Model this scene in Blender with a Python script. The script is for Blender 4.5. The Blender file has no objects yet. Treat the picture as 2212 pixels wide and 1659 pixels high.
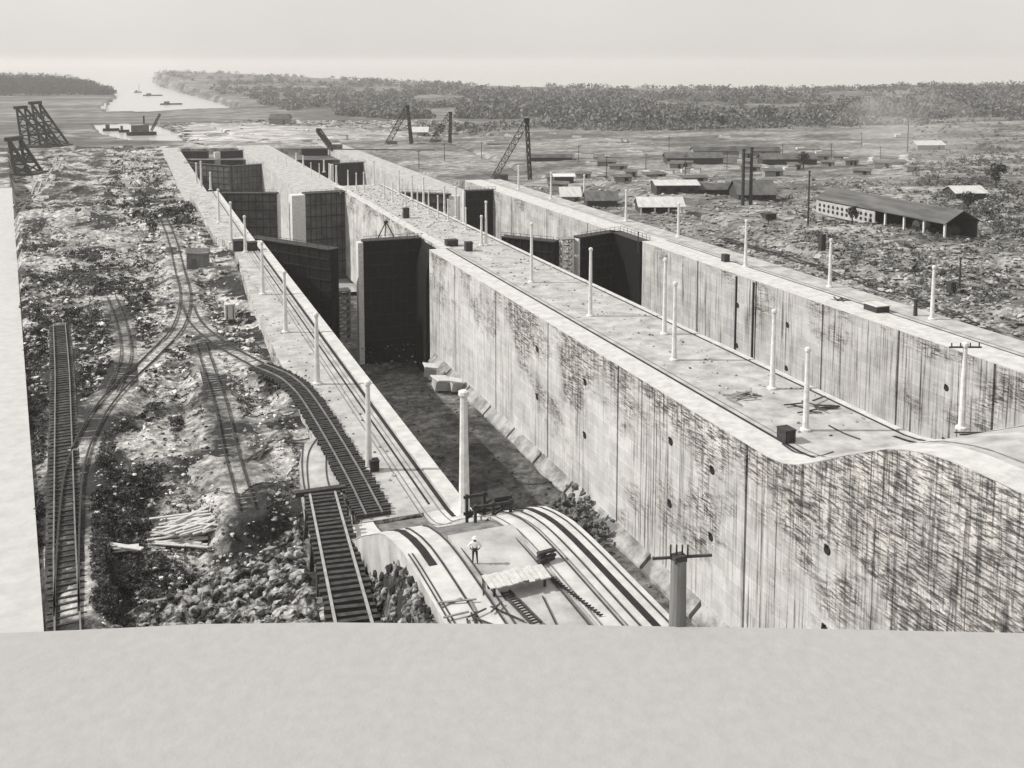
import bpy, bmesh, math, random
import numpy as np
from mathutils import Vector, Matrix
from mathutils.geometry import tessellate_polygon
random.seed(7)
rng = np.random.default_rng(7)
R = math.radians
SC = bpy.context.scene
# ------------------------------------------------------------------ camera
F = 2200.0; TH = R(6.0); H = 41.0
PSI = math.atan(840 * math.cos(TH) / F)
SH = F * math.tan(TH) - 694.5
_c, _s = math.cos(PSI), math.sin(PSI)
CR_ = (_c, -_s, 0.0)
CF = (_s * math.cos(TH), _c * math.cos(TH), -math.sin(TH))
CU = (_s * math.sin(TH), _c * math.sin(TH), math.cos(TH))
cam = bpy.data.cameras.new('camera'); camo = bpy.data.objects.new('camera', cam)
SC.collection.objects.link(camo)
cam.sensor_width = 36; cam.lens = F / 2212 * 36; cam.shift_y = SH / 2212
cam.clip_start = 1; cam.clip_end = 60000
M4 = Matrix(((CR_[0], CU[0], -CF[0], 0), (CR_[1], CU[1], -CF[1], 0), (CR_[2], CU[2], -CF[2], H), (0, 0, 0, 1)))
camo.matrix_world = M4
SC.camera = camo

def at(px, py, z=0.0):
    "plan position of a point seen in the photograph, standing at level z"
    u = (px - 1106) / F; v = ((829.5 - py) + SH) / F
    d = [CF[i] + u * CR_[i] + v * CU[i] for i in range(3)]
    t = (z - H) / d[2]
    return (d[0] * t, d[1] * t, z)
def P2(pts, z=0.0): return [at(a, b, z)[:2] for a, b in pts]
def proj(x, y, z):
    p = (x, y, z - H); w = sum(CF[i] * p[i] for i in range(3))
    return (1106 + F * sum(CR_[i] * p[i] for i in range(3)) / w, 829.5 - F * sum(CU[i] * p[i] for i in range(3)) / w + SH)
def mpp(x, y): return (x * CF[0] + y * CF[1]) / F        # metres per photo pixel there

# ------------------------------------------------------------------ light
SUN_EL = R(40.0)
SUN_H = (-_c, _s)                       # the sun stands to the left of the view
az = math.atan2(SUN_H[0], SUN_H[1])     # clockwise from +Y
w = bpy.data.worlds.new("World"); SC.world = w; w.use_nodes = True
nt = w.node_tree; bg = nt.nodes['Background']
sky = nt.nodes.new('ShaderNodeTexSky'); sky.sky_type = 'NISHITA'; sky.sun_disc = False
sky.sun_elevation = SUN_EL; sky.sun_rotation = az; sky.dust_density = 4.0; sky.air_density = 1.0
bw = nt.nodes.new('ShaderNodeRGBToBW'); nt.links.new(sky.outputs[0], bw.inputs[0])
mx = nt.nodes.new('ShaderNodeMix'); mx.data_type = 'RGBA'; mx.inputs['Factor'].default_value = 0.86
cmb = nt.nodes.new('ShaderNodeCombineColor')
for i in range(3): nt.links.new(bw.outputs[0], cmb.inputs[i])
nt.links.new(cmb.outputs[0], mx.inputs[6]); mx.inputs[7].default_value = (7.0, 6.75, 6.4, 1)   # bright even high cloud
tc = nt.nodes.new('ShaderNodeTexCoord'); cn = nt.nodes.new('ShaderNodeTexNoise'); cn.inputs['Scale'].default_value = 5.0; cn.inputs['Detail'].default_value = 7; nt.links.new(tc.outputs['Generated'], cn.inputs['Vector'])
cm = nt.nodes.new('ShaderNodeMapRange'); cm.inputs[1].default_value = .3; cm.inputs[2].default_value = .7; cm.inputs[3].default_value = .95; cm.inputs[4].default_value = 1.05; nt.links.new(cn.outputs[0], cm.inputs[0])
vm = nt.nodes.new('ShaderNodeVectorMath'); vm.operation = 'SCALE'; nt.links.new(mx.outputs[2], vm.inputs[0]); nt.links.new(cm.outputs[0], vm.inputs['Scale']); nt.links.new(vm.outputs[0], bg.inputs[0]); bg.inputs[1].default_value = 0.10
sl = bpy.data.lights.new('sun', 'SUN'); sl.energy = 3.7; sl.angle = R(0.6); sl.color = (1, 0.975, 0.94)
so = bpy.data.objects.new('sun', sl); SC.collection.objects.link(so)
sd = Vector((SUN_H[0] * math.cos(SUN_EL), SUN_H[1] * math.cos(SUN_EL), math.sin(SUN_EL)))
so.rotation_euler = sd.to_track_quat('Z', 'Y').to_euler(); so.location = (-100, 100, 150)
SC.view_settings.view_transform = 'Standard'; SC.view_settings.look = 'None'
SC.view_settings.exposure = 0.26; SC.view_settings.gamma = 1
SC.cycles.max_bounces = 5; SC.cycles.diffuse_bounces = 3; SC.cycles.glossy_bounces = 2
SC.cycles.use_denoising = True

# ------------------------------------------------------------------ materials
MATS = {}
def newmat(name):
    m = bpy.data.materials.new(name); m.use_nodes = True; MATS[name] = m
    n = m.node_tree; return m, n, n.nodes['Principled BSDF']
def nd(n, t, **k):
    x = n.nodes.new(t)
    for a, b in k.items(): setattr(x, a, b)
    return x
def coords(n, scale=(1, 1, 1)):
    g = nd(n, 'ShaderNodeNewGeometry'); mp = nd(n, 'ShaderNodeMapping'); mp.inputs['Scale'].default_value = scale
    n.links.new(g.outputs['Position'], mp.inputs[0]); return mp.outputs[0]
def noise(n, scale, detail=6, rough=.6, stretch=(1, 1, 1)):
    t = nd(n, 'ShaderNodeTexNoise'); t.inputs['Scale'].default_value = scale
    t.inputs['Detail'].default_value = detail; t.inputs['Roughness'].default_value = rough
    n.links.new(coords(n, stretch), t.inputs['Vector']); return t.outputs[0]
def ramp(n, src, stops):
    r = nd(n, 'ShaderNodeValToRGB'); e = r.color_ramp.elements
    while len(e) < len(stops): e.new(.5)
    for i, (p, v) in enumerate(stops):
        e[i].position = p
        e[i].color = (v * 1.01, v, v * .985, 1)
    n.links.new(src, r.inputs[0]); return r.outputs[0]
def mul(n, a, b, fac=1.0, mode='MULTIPLY'):
    x = nd(n, 'ShaderNodeMix', data_type='RGBA', blend_type=mode); x.inputs['Factor'].default_value = fac
    n.links.new(a, x.inputs[6]); n.links.new(b, x.inputs[7]); return x.outputs[2]
def bump(n, src, bs, strength=.4, dist=.2):
    b = nd(n, 'ShaderNodeBump'); b.inputs['Strength'].default_value = strength; b.inputs['Distance'].default_value = dist
    n.links.new(src, b.inputs['Height']); n.links.new(b.outputs[0], bs.inputs['Normal'])
def simple(name, lo, hi, scale=1.0, rough=.85, stretch=(1, 1, 1), b=.3, metal=0, c=(.3, .7)):
    m, n, bs = newmat(name); s = noise(n, scale, 8, .65, stretch)
    n.links.new(ramp(n, s, [(c[0], lo), (c[1], hi)]), bs.inputs['Base Color'])
    bs.inputs['Specular IOR Level'].default_value = .12 if hi < .15 else .4; bs.inputs['Roughness'].default_value = rough; bs.inputs['Metallic'].default_value = metal
    if b: bump(n, s, bs, b, .15)
    return m
def facewall(name, lo, hi, dark=.5, band=0):
    "cast concrete: vertical run marks, pour lifts, form panels, patches of dark form-board marks"
    m, n, bs = newmat(name)
    g = nd(n, 'ShaderNodeNewGeometry'); sp = nd(n, 'ShaderNodeSeparateXYZ'); n.links.new(g.outputs['Position'], sp.inputs[0])
    ad = nd(n, 'ShaderNodeMath', operation='ADD'); n.links.new(sp.outputs[0], ad.inputs[0]); n.links.new(sp.outputs[1], ad.inputs[1])
    cb = nd(n, 'ShaderNodeCombineXYZ'); n.links.new(ad.outputs[0], cb.inputs[0]); n.links.new(sp.outputs[2], cb.inputs[1])
    def over(base, col, fac):
        x = nd(n, 'ShaderNodeMix', data_type='RGBA', blend_type='MULTIPLY'); n.links.new(fac, x.inputs['Factor']); n.links.new(base, x.inputs[6]); n.links.new(col, x.inputs[7]); return x.outputs[2]
    base = ramp(n, noise(n, .22, 9, .7), [(.32, lo), (.62, hi)])
    # run marks: fine, clustered, of uneven length
    st = ramp(n, noise(n, 1.0, 6, .78, (2.3, 2.3, .045)), [(.40, dark * .35), (.475, .85), (.55, 1.0)])
    cl = ramp(n, noise(n, 1.0, 4, .6, (.11, .11, .03)), [(.42, .15), (.56, 1.0)])
    base = over(base, st, cl)
    # lift lines and panels
    bt = nd(n, 'ShaderNodeTexBrick'); bt.inputs['Scale'].default_value = 1.0
    bt.inputs['Brick Width'].default_value = 7.4; bt.inputs['Row Height'].default_value = 1.83
    bt.inputs['Mortar Size'].default_value = .07; bt.inputs['Bias'].default_value = .1; bt.offset = 0.0; bt.inputs['Mortar Smooth'].default_value = .3
    bt.inputs['Color1'].default_value = (.80, .80, .80, 1); bt.inputs['Color2'].default_value = (1.06, 1.06, 1.06, 1); bt.inputs['Mortar'].default_value = (1.25, 1.25, 1.25, 1)
    n.links.new(cb.outputs[0], bt.inputs['Vector']); base = mul(n, base, bt.outputs[0], .6)
    # dark board marks: short level dashes gathered in patches, mostly high on the face
    dash = ramp(n, noise(n, 1.0, 8, .82, (.55, .55, 4.2)), [(.44, .12), (.49, .36), (.525, 1.0)])
    dash2 = ramp(n, noise(n, 1.0, 6, .75, (2.4, 2.4, .16)), [(.42, .4), (.5, 1.1)])
    z = nd(n, 'ShaderNodeMapRange'); n.links.new(sp.outputs[2], z.inputs[0]); z.inputs[1].default_value = -22; z.inputs[2].default_value = -1.0; z.inputs[3].default_value = -.16; z.inputs[4].default_value = .10
    ym = nd(n, 'ShaderNodeMapRange'); n.links.new(sp.outputs[1], ym.inputs[0]); ym.inputs[1].default_value = 190; ym.inputs[2].default_value = 60; ym.inputs[3].default_value = -.06; ym.inputs[4].default_value = .07
    a1 = nd(n, 'ShaderNodeMath', operation='ADD'); n.links.new(z.outputs[0], a1.inputs[0]); n.links.new(ym.outputs[0], a1.inputs[1])
    a2 = nd(n, 'ShaderNodeMath', operation='ADD'); n.links.new(a1.outputs[0], a2.inputs[0]); n.links.new(noise(n, 1.0, 5, .6, (.09, .09, .14)), a2.inputs[1])
    msk = ramp(n, a2.outputs[0], [(.455 if band else .55, 0.0), (.59 if band else .70, 1.0)])
    base = over(base, dash, msk)
    base = over(base, dash2, msk)
    n.links.new(base, bs.inputs['Base Color']); bs.inputs['Roughness'].default_value = .9
    bump(n, noise(n, 3, 8, .7), bs, .35, .1)
    return m
def groundmat(name, lo, hi, s1=.05, s2=.6, c=(.4, .6), str_=(1, 1, 1)):
    m, n, bs = newmat(name)
    a = ramp(n, noise(n, s1, 8, .65, str_), [(c[0], lo), (c[1], hi)])
    b = ramp(n, noise(n, s2, 8, .7, str_), [(.40, .22), (.50, .75), (.62, 1.35)])
    n.links.new(mul(n, a, b, .85), bs.inputs['Base Color']); bs.inputs['Roughness'].default_value = .95
    bump(n, noise(n, s2 * 1.7, 8, .7), bs, .8, .5)
    return m
concrete_top = simple('concrete_top', .24, .50, .35, c=(.30, .66))
coping_m = simple('coping_concrete', .40, .56, .6, c=(.32, .6), b=.2)
face_c = facewall('stained_wall_face', .40, .62, .45, band=1)
face_r = facewall('pale_wall_face', .34, .52, .3)
dark_slot = simple('dark_groove', .02, .04, 2, b=0)
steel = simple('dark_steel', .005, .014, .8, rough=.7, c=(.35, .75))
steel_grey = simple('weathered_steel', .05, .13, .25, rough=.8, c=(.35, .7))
gate_rib = simple('gate_rib_steel', .008, .024, .8, rough=.8)
girder_m = simple('girder_steel', .015, .05, .8, rough=.7)
rail_m = simple('rail_steel', .10, .22, 1.0, rough=.45, b=0)
rail_bright = simple('polished_rail', .4, .6, 1.0, rough=.5, b=0)
rust_m = simple('dark_iron', .03, .07, 2, rough=.8)
wood_dark = simple('creosoted_timber', .03, .09, 2, stretch=(1, 1, 4))
wood = simple('weathered_timber', .14, .3, 2, stretch=(1, 1, 3))
wood_pale = simple('pale_timber', .4, .6, 2, stretch=(1, 1, 3))
post_m = simple('white_concrete', .48, .72, 1.5, b=.3)
soil = groundmat('left_bank_soil', .03, .50, .08, 1.0, (.46, .57))
soil_r = groundmat('right_yard_soil', .10, .34, .03, .35, (.40, .60), (.5, 1, 1))
soil_far = groundmat('far_plain_soil', .08, .24, .012, .09, (.40, .60), (.5, 1, 1))
floor_m = groundmat('chamber_mud', .05, .20, .10, .6)
deck_m = simple('margin_concrete', .33, .38, 1.3, c=(.25, .75), b=.35)
sand = simple('margin_sand', .40, .50, .6, b=.5)
rock_m = simple('broken_rock', .015, .40, .8, c=(.46, .60), b=.6)
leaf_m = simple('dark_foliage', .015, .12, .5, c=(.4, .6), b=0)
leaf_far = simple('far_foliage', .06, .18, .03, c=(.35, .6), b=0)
roof_pale = simple('pale_roofing', .38, .62, .8, stretch=(1.5, .2, 1))
roof_dark = simple('dark_roofing', .05, .15, .6, stretch=(1.2, .15, 1))
cloth_w = simple('white_cloth', .7, .8, 4, b=0)
cloth_d = simple('dark_cloth', .03, .06, 6, b=0)
skin_m = simple('tanned_skin', .16, .2, 6, b=0)
m, n, bs = newmat('water'); bs.inputs['Base Color'].default_value = (.45, .45, .44, 1); bs.inputs['Roughness'].default_value = .22
water_m = m

# ------------------------------------------------------------------ builders
class MB:
    def __init__(s): s.v = []; s.f = []
    def add(s, v, f):
        k = len(s.v); s.v += [tuple(map(float, p)) for p in v]; s.f += [tuple(i + k for i in q) for q in f]; return s
    def box(s, c, d, rz=0, tilt=None):
        x, y, z = [a / 2 for a in d]
        q = [(-x, -y, -z), (x, -y, -z), (x, y, -z), (-x, y, -z), (-x, -y, z), (x, -y, z), (x, y, z), (-x, y, z)]
        M = Matrix.Rotation(rz, 3, 'Z')
        if tilt: M = M @ Matrix.Rotation(tilt[0], 3, 'X') @ Matrix.Rotation(tilt[1], 3, 'Y')
        q = [tuple(M @ Vector(p) + Vector(c)) for p in q]
        return s.add(q, [(0, 3, 2, 1), (4, 5, 6, 7), (0, 1, 5, 4), (1, 2, 6, 5), (2, 3, 7, 6), (3, 0, 4, 7)])
    def bar(s, a, b, wd, hg=None, r2=None):
        a, b = Vector(a), Vector(b); d = (b - a); L = d.length
        if L < 1e-6: return s
        d.normalize(); up = Vector((0, 0, 1)) if abs(d.z) < .95 else Vector((0, 1, 0))
        x = d.cross(up).normalized(); y = x.cross(d).normalized(); hg = hg or wd
        q = []
        for p, k in ((a, 1), (b, r2 or 1)):
            for i, j in ((-1, -1), (1, -1), (1, 1), (-1, 1)): q.append(p + x * i * wd / 2 * k + y * j * hg / 2 * k)
        return s.add(q, [(0, 1, 2, 3), (7, 6, 5, 4), (0, 4, 5, 1), (1, 5, 6, 2), (2, 6, 7, 3), (3, 7, 4, 0)])
    def tube(s, a, b, r0, r1=None, n=8):
        a, b = Vector(a), Vector(b); d = (b - a).normalized(); r1 = r0 if r1 is None else r1
        up = Vector((0, 0, 1)) if abs(d.z) < .95 else Vector((0, 1, 0))
        x = d.cross(up).normalized(); y = x.cross(d)
        q = [p + (x * math.cos(t) + y * math.sin(t)) * r for p, r in ((a, r0), (b, r1)) for t in [2 * math.pi * i / n for i in range(n)]]
        fs = [(i, (i + 1) % n, n + (i + 1) % n, n + i) for i in range(n)]
        return s.add(q, fs + [tuple(range(n))[::-1], tuple(range(n, 2 * n))])
    def lathe(s, prof, c=(0, 0, 0), n=12):
        q = []; fs = []
        for r, z in prof:
            for i in range(n): t = 2 * math.pi * i / n; q.append((c[0] + r * math.cos(t), c[1] + r * math.sin(t), c[2] + z))
        for k in range(len(prof) - 1):
            for i in range(n): fs.append((k * n + i, k * n + (i + 1) % n, (k + 1) * n + (i + 1) % n, (k + 1) * n + i))
        fs += [tuple(range(n))[::-1], tuple(range((len(prof) - 1) * n, len(prof) * n))]
        return s.add(q, fs)
    def prism(s, poly, z0, z1):
        if sum(poly[i][0] * poly[(i + 1) % len(poly)][1] - poly[(i + 1) % len(poly)][0] * poly[i][1] for i in range(len(poly))) < 0: poly = poly[::-1]
        n = len(poly); tr = tessellate_polygon([[Vector((p[0], p[1], 0)) for p in poly]])
        q = [(p[0], p[1], z0) for p in poly] + [(p[0], p[1], z1) for p in poly]
        def ccw(t):
            a, b, c = [poly[i] for i in t]
            return t if (b[0]-a[0])*(c[1]-a[1])-(b[1]-a[1])*(c[0]-a[0]) > 0 else (t[0], t[2], t[1])
        fs = []
        for t in tr:
            t = ccw(t); fs.append(tuple(i + n for i in t)); fs.append((t[0], t[2], t[1]))
        fs += [(i, (i + 1) % n, n + (i + 1) % n, n + i) for i in range(n)]
        return s.add(q, fs)
    def ribbon(s, pts, wd, z0, z1, off=0):
        "strip of given width along plan polyline"
        n = len(pts); L = []; Rr = []
        for i in range(n):
            a = Vector(pts[max(0, i - 1)][:2]); b = Vector(pts[min(n - 1, i + 1)][:2]); d = (b - a).normalized(); nn = Vector((d.y, -d.x))
            p = Vector(pts[i][:2]); L.append(p + nn * (off - wd / 2)); Rr.append(p + nn * (off + wd / 2))
        q = []
        for i in range(n): q += [(L[i].x, L[i].y, z0), (Rr[i].x, Rr[i].y, z0), (Rr[i].x, Rr[i].y, z1), (L[i].x, L[i].y, z1)]
        fs = []
        for i in range(n - 1):
            a, b = 4 * i, 4 * i + 4
            fs += [(a + 3, a + 2, b + 2, b + 3), (a, b, b + 1, a + 1), (a, a + 3, b + 3, b), (a + 1, b + 1, b + 2, a + 2)]
        fs += [(0, 1, 2, 3), (4 * n - 1, 4 * n - 2, 4 * n - 3, 4 * n - 4)]
        return s.add(q, fs)
    def build(s, name, mat, parent=None, smooth=False):
        me = bpy.data.meshes.new(name); o = bpy.data.objects.new(name, me)
        off = Vector((0, 0, 0)); p = parent
        while p: off = off + p.location; p = p.parent
        me.from_pydata([(a - off.x, b - off.y, c - off.z) for a, b, c in s.v], [], s.f)
        me.materials.append(mat); SC.collection.objects.link(o)
        if parent: o.parent = parent
        if smooth: me.shade_smooth()
        return o
def tag(o, label=None, cat=None, group=None, kind=None):
    if label: o['label'] = label
    if cat: o['category'] = cat
    if group: o['group'] = group
    if kind: o['kind'] = kind
    return o
def empty(name, loc, label, cat, group=None):
    o = bpy.data.objects.new(name, None); SC.collection.objects.link(o); o.location = loc; o.empty_display_size = .5
    return tag(o, label, cat, group)
def copy_tree(o, parent=None):
    c = o.copy(); SC.collection.objects.link(c); c.parent = parent
    for ch in list(o.children): copy_tree(ch, c)
    return c
def struct(name, mb, mat, smooth=False): return tag(mb.build(name, mat, None, smooth), kind='structure')
ORD = ['first', 'second', 'third', 'fourth', 'fifth', 'sixth', 'seventh', 'eighth', 'ninth', 'tenth', 'eleventh', 'twelfth', 'thirteenth', 'fourteenth', 'fifteenth']
def smoothpts(pts, k=6):
    "Catmull-Rom through plan points"
    out = []; n = len(pts)
    for i in range(n - 1):
        p0, p1, p2, p3 = [Vector(pts[max(0, min(n - 1, j))][:2]) for j in (i - 1, i, i + 1, i + 2)]
        for t in [j / k for j in range(k)]:
            out.append(.5 * ((2 * p1) + (p2 - p0) * t + (2 * p0 - 5 * p1 + 4 * p2 - p3) * t * t + (3 * p1 - p0 - 3 * p2 + p3) * t ** 3))
    out.append(Vector(pts[-1][:2])); return [(p.x, p.y) for p in out]
def resample(pts, step):
    out = [pts[0]]; acc = 0
    for a, b in zip(pts, pts[1:]):
        L = math.dist(a, b)
        while acc + L >= step:
            t = (step - acc) / L; a = (a[0] + (b[0] - a[0]) * t, a[1] + (b[1] - a[1]) * t); out.append(a); L = math.dist(a, b); acc = 0
            if L < 1e-9: break
        acc += L
    return out
# lattice noise for terrain
_T = rng.random((256, 256))
def vn(x, y):
    xi = np.floor(x).astype(int); yi = np.floor(y).astype(int); fx = x - xi; fy = y - yi
    fx = fx * fx * (3 - 2 * fx); fy = fy * fy * (3 - 2 * fy)
    g = lambda a, b: _T[a % 256, b % 256]
    return (g(xi, yi) * (1 - fx) + g(xi + 1, yi) * fx) * (1 - fy) + (g(xi, yi + 1) * (1 - fx) + g(xi + 1, yi + 1) * fx) * fy
def fbm(x, y, o=5):
    s = 0; a = .5
    for i in range(o): s = s + a * (vn(x + 17 * i, y + 31 * i) - .5); x = x * 2.03; y = y * 2.03; a *= .55
    return s
def segdist(x, y, pts):
    d = np.full(x.shape, 1e9)
    for a, b in zip(pts, pts[1:]):
        ax, ay = a[:2]; bx, by = b[:2]; L = (bx - ax) ** 2 + (by - ay) ** 2 + 1e-9
        t = np.clip(((x - ax) * (bx - ax) + (y - ay) * (by - ay)) / L, 0, 1)
        d = np.minimum(d, np.hypot(x - ax - t * (bx - ax), y - ay - t * (by - ay)))
    return d
def sstep(a, b, x): t = np.clip((x - a) / (b - a), 0, 1); return t * t * (3 - 2 * t)
def inpoly(x, y, poly):
    c = np.zeros(x.shape, bool); n = len(poly); j = n - 1
    for i in range(n):
        xi, yi = poly[i][:2]; xj, yj = poly[j][:2]
        if yi != yj: c ^= ((yi > y) != (yj > y)) & (x < (xj - xi) * (y - yi) / (yj - yi) + xi)
        j = i
    return c
def gridmesh(name, X, Y, Z, mat):
    ny, nx = X.shape; me = bpy.data.meshes.new(name); o = bpy.data.objects.new(name, me); SC.collection.objects.link(o)
    v = np.stack([X, Y, Z], -1).reshape(-1, 3)
    i = (np.arange(ny - 1)[:, None] * nx + np.arange(nx - 1)[None, :]).ravel()
    f = np.stack([i, i + 1, i + nx + 1, i + nx], 1)
    me.from_pydata(v.tolist(), [], f.tolist()); me.materials.append(mat); me.shade_smooth()
    return tag(o, kind='structure')
#@@SETTING
# ------------------------------------------------------------------ the setting
XL, XC, XD, XR, XE = 28.4, 61.4, 80.3, 110.0, 123.0      # wall lines: left chamber XL-XC, right chamber XD-XR
FLOOR = -24.0; STEP = -8.5; YS = 336.0; YE = 625.0
Z_T = -0.75                                             # rail bed level on the left bank
TR = {  # railway centre lines, read off the photograph at rail-bed level
 'embankment': [(145, 1500), (146, 1364), (140, 1200), (138, 1050), (136, 900), (134, 800), (128, 700)],
 'branch': [(143, 1330), (150, 1120), (165, 1000), (205, 905), (262, 832), (330, 768), (385, 705), (400, 640), (388, 585), (372, 520), (352, 470)],
 'spur': [(240, 850), (262, 800), (272, 760), (262, 700), (240, 640)],
 'crossing': [(405, 660), (425, 700), (480, 745), (560, 790), (625, 825), (672, 868)],
 'light_line': [(533, 1100), (520, 1050), (495, 960), (478, 880), (452, 800), (432, 740)],
 }
TRK = {k: smoothpts(P2(v, Z_T), 8) for k, v in TR.items()}
T1 = P2([(672, 850), (742, 985), (822, 1135)], 0.3)
T2L = [at(658, 1070, .3), at(723, 1350, 5.0)]; T2R = [at(735, 1066, .3), at(818, 1350, 5.0)]
T2 = [tuple((p[i] + q[i]) / 2 for i in range(2)) for p, q in zip(T2L, T2R)]
ZU = 9.05
_ry = [44, 57, 60, 62.5, 65, 67.9, 70.3, 72.1, 75, 78, 79.8, 82.4, 84, 86.5]; _rz = [ZU, ZU, 9.0, 8.85, 8.45, 7.7, 6.7, 5.75, 4.4, 2.7, 1.8, .65, .25, 0]
def ramp_z(y): return float(np.interp(y, _ry, _rz))
HAUL = smoothpts(P2([(5, 470), (45, 410), (95, 355), (132, 318)], -3.5), 8)
slab_left = P2([(505, 528), (540, 640), (597, 765), (640, 858), (662, 905), (676, 945), (656, 960), (646, 1000), (649, 1040), (658, 1074), (742, 1068), (798, 1112)])
BL = P2([(95, 1364), (8, 155)], Z_T)                      # edge of the added margin road along the left
roadx = lambda y: BL[0][0] + (y - BL[0][1]) * (BL[1][0] - BL[0][0]) / (BL[1][1] - BL[0][1])

def geom(a, b, n): return a * (b / a) ** (np.arange(n) / (n - 1))
# left bank
ys = geom(48, 660, 420); xs = 24 - np.concatenate([np.linspace(0, 70, 330), 70 + geom(.5, 420, 70)])
X, Y = np.meshgrid(xs[::-1], ys)
def road_z(Y): return Z_T - 2.6 * sstep(120, 260, Y)
def left_h(X, Y):
    base = -1.5 - 8.2 * sstep(318, 350, Y) - 2.0 * sstep(25, 90, -X + 5)
    amp = 1.0 + .8 * sstep(150, 300, Y)
    z = base + amp * (3.2 * fbm(X / 16, Y / 22, 6)) + .9 * fbm(X / 2.2, Y / 2.2, 3)
    pit = np.exp(-((X - 4) / 9) ** 2 - ((Y - 84) / 13) ** 2); z = z - 2.2 * pit
    z = np.where(X > 16, np.minimum(z, base + .2), z)
    for k, p in TRK.items():
        d = segdist(X, Y, p); t = sstep(4.2, 1.7, d); z = z * (1 - t) + (Z_T - (.27 if k == 'embankment' else .17) + .12 * fbm(X / 1.1, Y / 1.1, 2)) * t
    d = segdist(X, Y, T1); t = sstep(5, 2.4, d); z = z * (1 - t) + np.minimum(z, -1.0) * t
    rz_ = np.interp(Y, _ry, _rz) - .9
    rise = 5.2 * sstep(94, 56, Y) * np.exp(-(np.maximum(10.5 - X, 0) / 9) ** 2); z = z + rise * (X < 30)
    d = segdist(X, Y, [T2[0], (T2[1][0] - 1, T2[1][1] - 12)]); t = sstep(3.2, 1.8, d); z = np.where(Y < 88, np.maximum(z, rz_ * sstep(13.9, 15.6, X) - 3 * (X < 13.9)), z); z = np.where(Y < 94, z * (1 - t) + np.minimum(z, .3 - .9 + 4.7 * (93.5 - Y) / 38) * t, z)
    t = sstep(-1.5, .5, roadx(Y) - X) * sstep(650, 600, Y); z = z * (1 - t) + (road_z(Y) - .5) * t
    return np.minimum(z, np.where(X > 12, np.where(Y > YS - 3, -8.9, np.where(Y < 88, 8.0, -.5)), 9))
gridmesh('left_bank_ground', X, Y, left_h(X, Y), soil)
# right yard
xs = 119 + np.concatenate([[0], geom(.6, 900, 330)]); ys = geom(40, 660, 330); X, Y = np.meshgrid(xs, ys)
def right_h(X, Y):
    z = -1.2 - 7.5 * sstep(300, 420, Y) + 2.2 * fbm(X / 18, Y / 14, 6) + .8 * fbm(X / 3, Y / 3, 3)
    z = z - 1.6 * np.exp(-((X - 131 - .12 * (Y - 100)) / 2.2) ** 2)
    return np.minimum(z, np.where(X < XE + 3, np.where(Y > YS - 3, -8.9, -.35), 9))
gridmesh('right_yard_ground', X, Y, right_h(X, Y), soil_r)
# far plain, shore and ridge
SEA = -28.0
water_poly = P2([(-400, 186), (250, 188), (300, 150), (345, 184), (400, 200), (450, 213), (535, 240), (400, 245), (330, 250), (228, 246), (222, 232), (255, 206), (-400, 208)], SEA + 2)
sil = [(-900, 150), (8, 158), (240, 200), (280, 156), (292, 153), (400, 153), (560, 157), (700, 165), (850, 172), (1000, 179), (1200, 184), (1500, 187), (1750, 188), (1900, 184), (2212, 178), (3200, 176)]
basin = P2([(200, 270), (296, 267), (345, 274), (385, 290), (402, 313), (300, 311), (218, 292)], -15.0)
az_ = np.linspace(-900, 3300, 520); dep = geom(560, 5200, 270)
U, D = np.meshgrid((az_ - 1106) / F, dep)
X = D * (_s + U * _c); Y = D * (_c - U * _s)
def far_h(X, Y):
    Dp = X * _s + Y * _c; px = 1106 + F * (X * _c - Y * _s) / Dp
    sy = np.interp(px, [p[0] for p in sil], [p[1] for p in sil])
    rd = np.interp(px, [250, 290, 560, 1000, 2212], [3600, 3500, 3200, 2300, 1900])
    top = H - (sy - 135) * rd / F - 5
    base = -9.3 - 11 * sstep(640, 1250, Dp) + 1.5 * fbm(X / 60, Y / 60, 4) * 2
    base = np.where(Y < 652, np.minimum(base, -12.5), base)
    t = sstep(.45, 1.0, Dp / rd); z = base * (1 - t) + top * t
    z = np.where(Dp > rd, top - (Dp - rd) * .05, z) + sstep(900, 1900, Dp) * 5 * fbm(X / 45, Y / 45, 5)
    lf = (px < 262); z = np.where(lf & (Dp > 1300), SEA + 4 + 2 * fbm(X / 60, Y / 60, 3), z)
    z = np.where(inpoly(X, Y, basin), -17.5, z); z = np.where((segdist(X, Y, basin + basin[:1]) < 30) & ~inpoly(X, Y, basin), np.minimum(z, -13.5), z)
    wm = inpoly(X, Y, water_poly); z = np.where(wm | ((px < 292) & (Dp > 2300)), SEA - 4, z)
    return z
far = gridmesh('far_plain', X, Y, far_h(X, Y), soil_far)
mb = MB(); mb.add([(-25000, 300, SEA), (25000, 300, SEA), (25000, 29500, SEA), (-25000, 29500, SEA)], [(0, 1, 2, 3)])
struct('sea_water', mb, water_m)
mb = MB(); mb.add([(a, b, -15.0) for a, b in basin[::-1]], [tuple(range(len(basin)))])
struct('basin_water', mb, water_m)
mb = MB(); mb.add([(-3000, -200, -31), (3000, -200, -31), (3000, 900, -31), (-3000, 900, -31)], [(0, 1, 2, 3)])
struct('lower_ground', mb, soil)
# chamber floors
for nm, a, b in (('left_chamber_floor', XL - 3, XC + 3), ('right_chamber_floor', XD - 3, XR + 3)):
    xs = np.linspace(a, b + 14, 70); ys = geom(45, 640, 260); X, Y = np.meshgrid(xs, ys)
    gridmesh(nm, X, Y, FLOOR - 5.2 * sstep(192, 212, Y) - 3 * sstep(YS, YS + 20, Y) + 1.0 * fbm(X / 6, Y / 6, 5) + .35 * fbm(X, Y, 2), floor_m)
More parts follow.
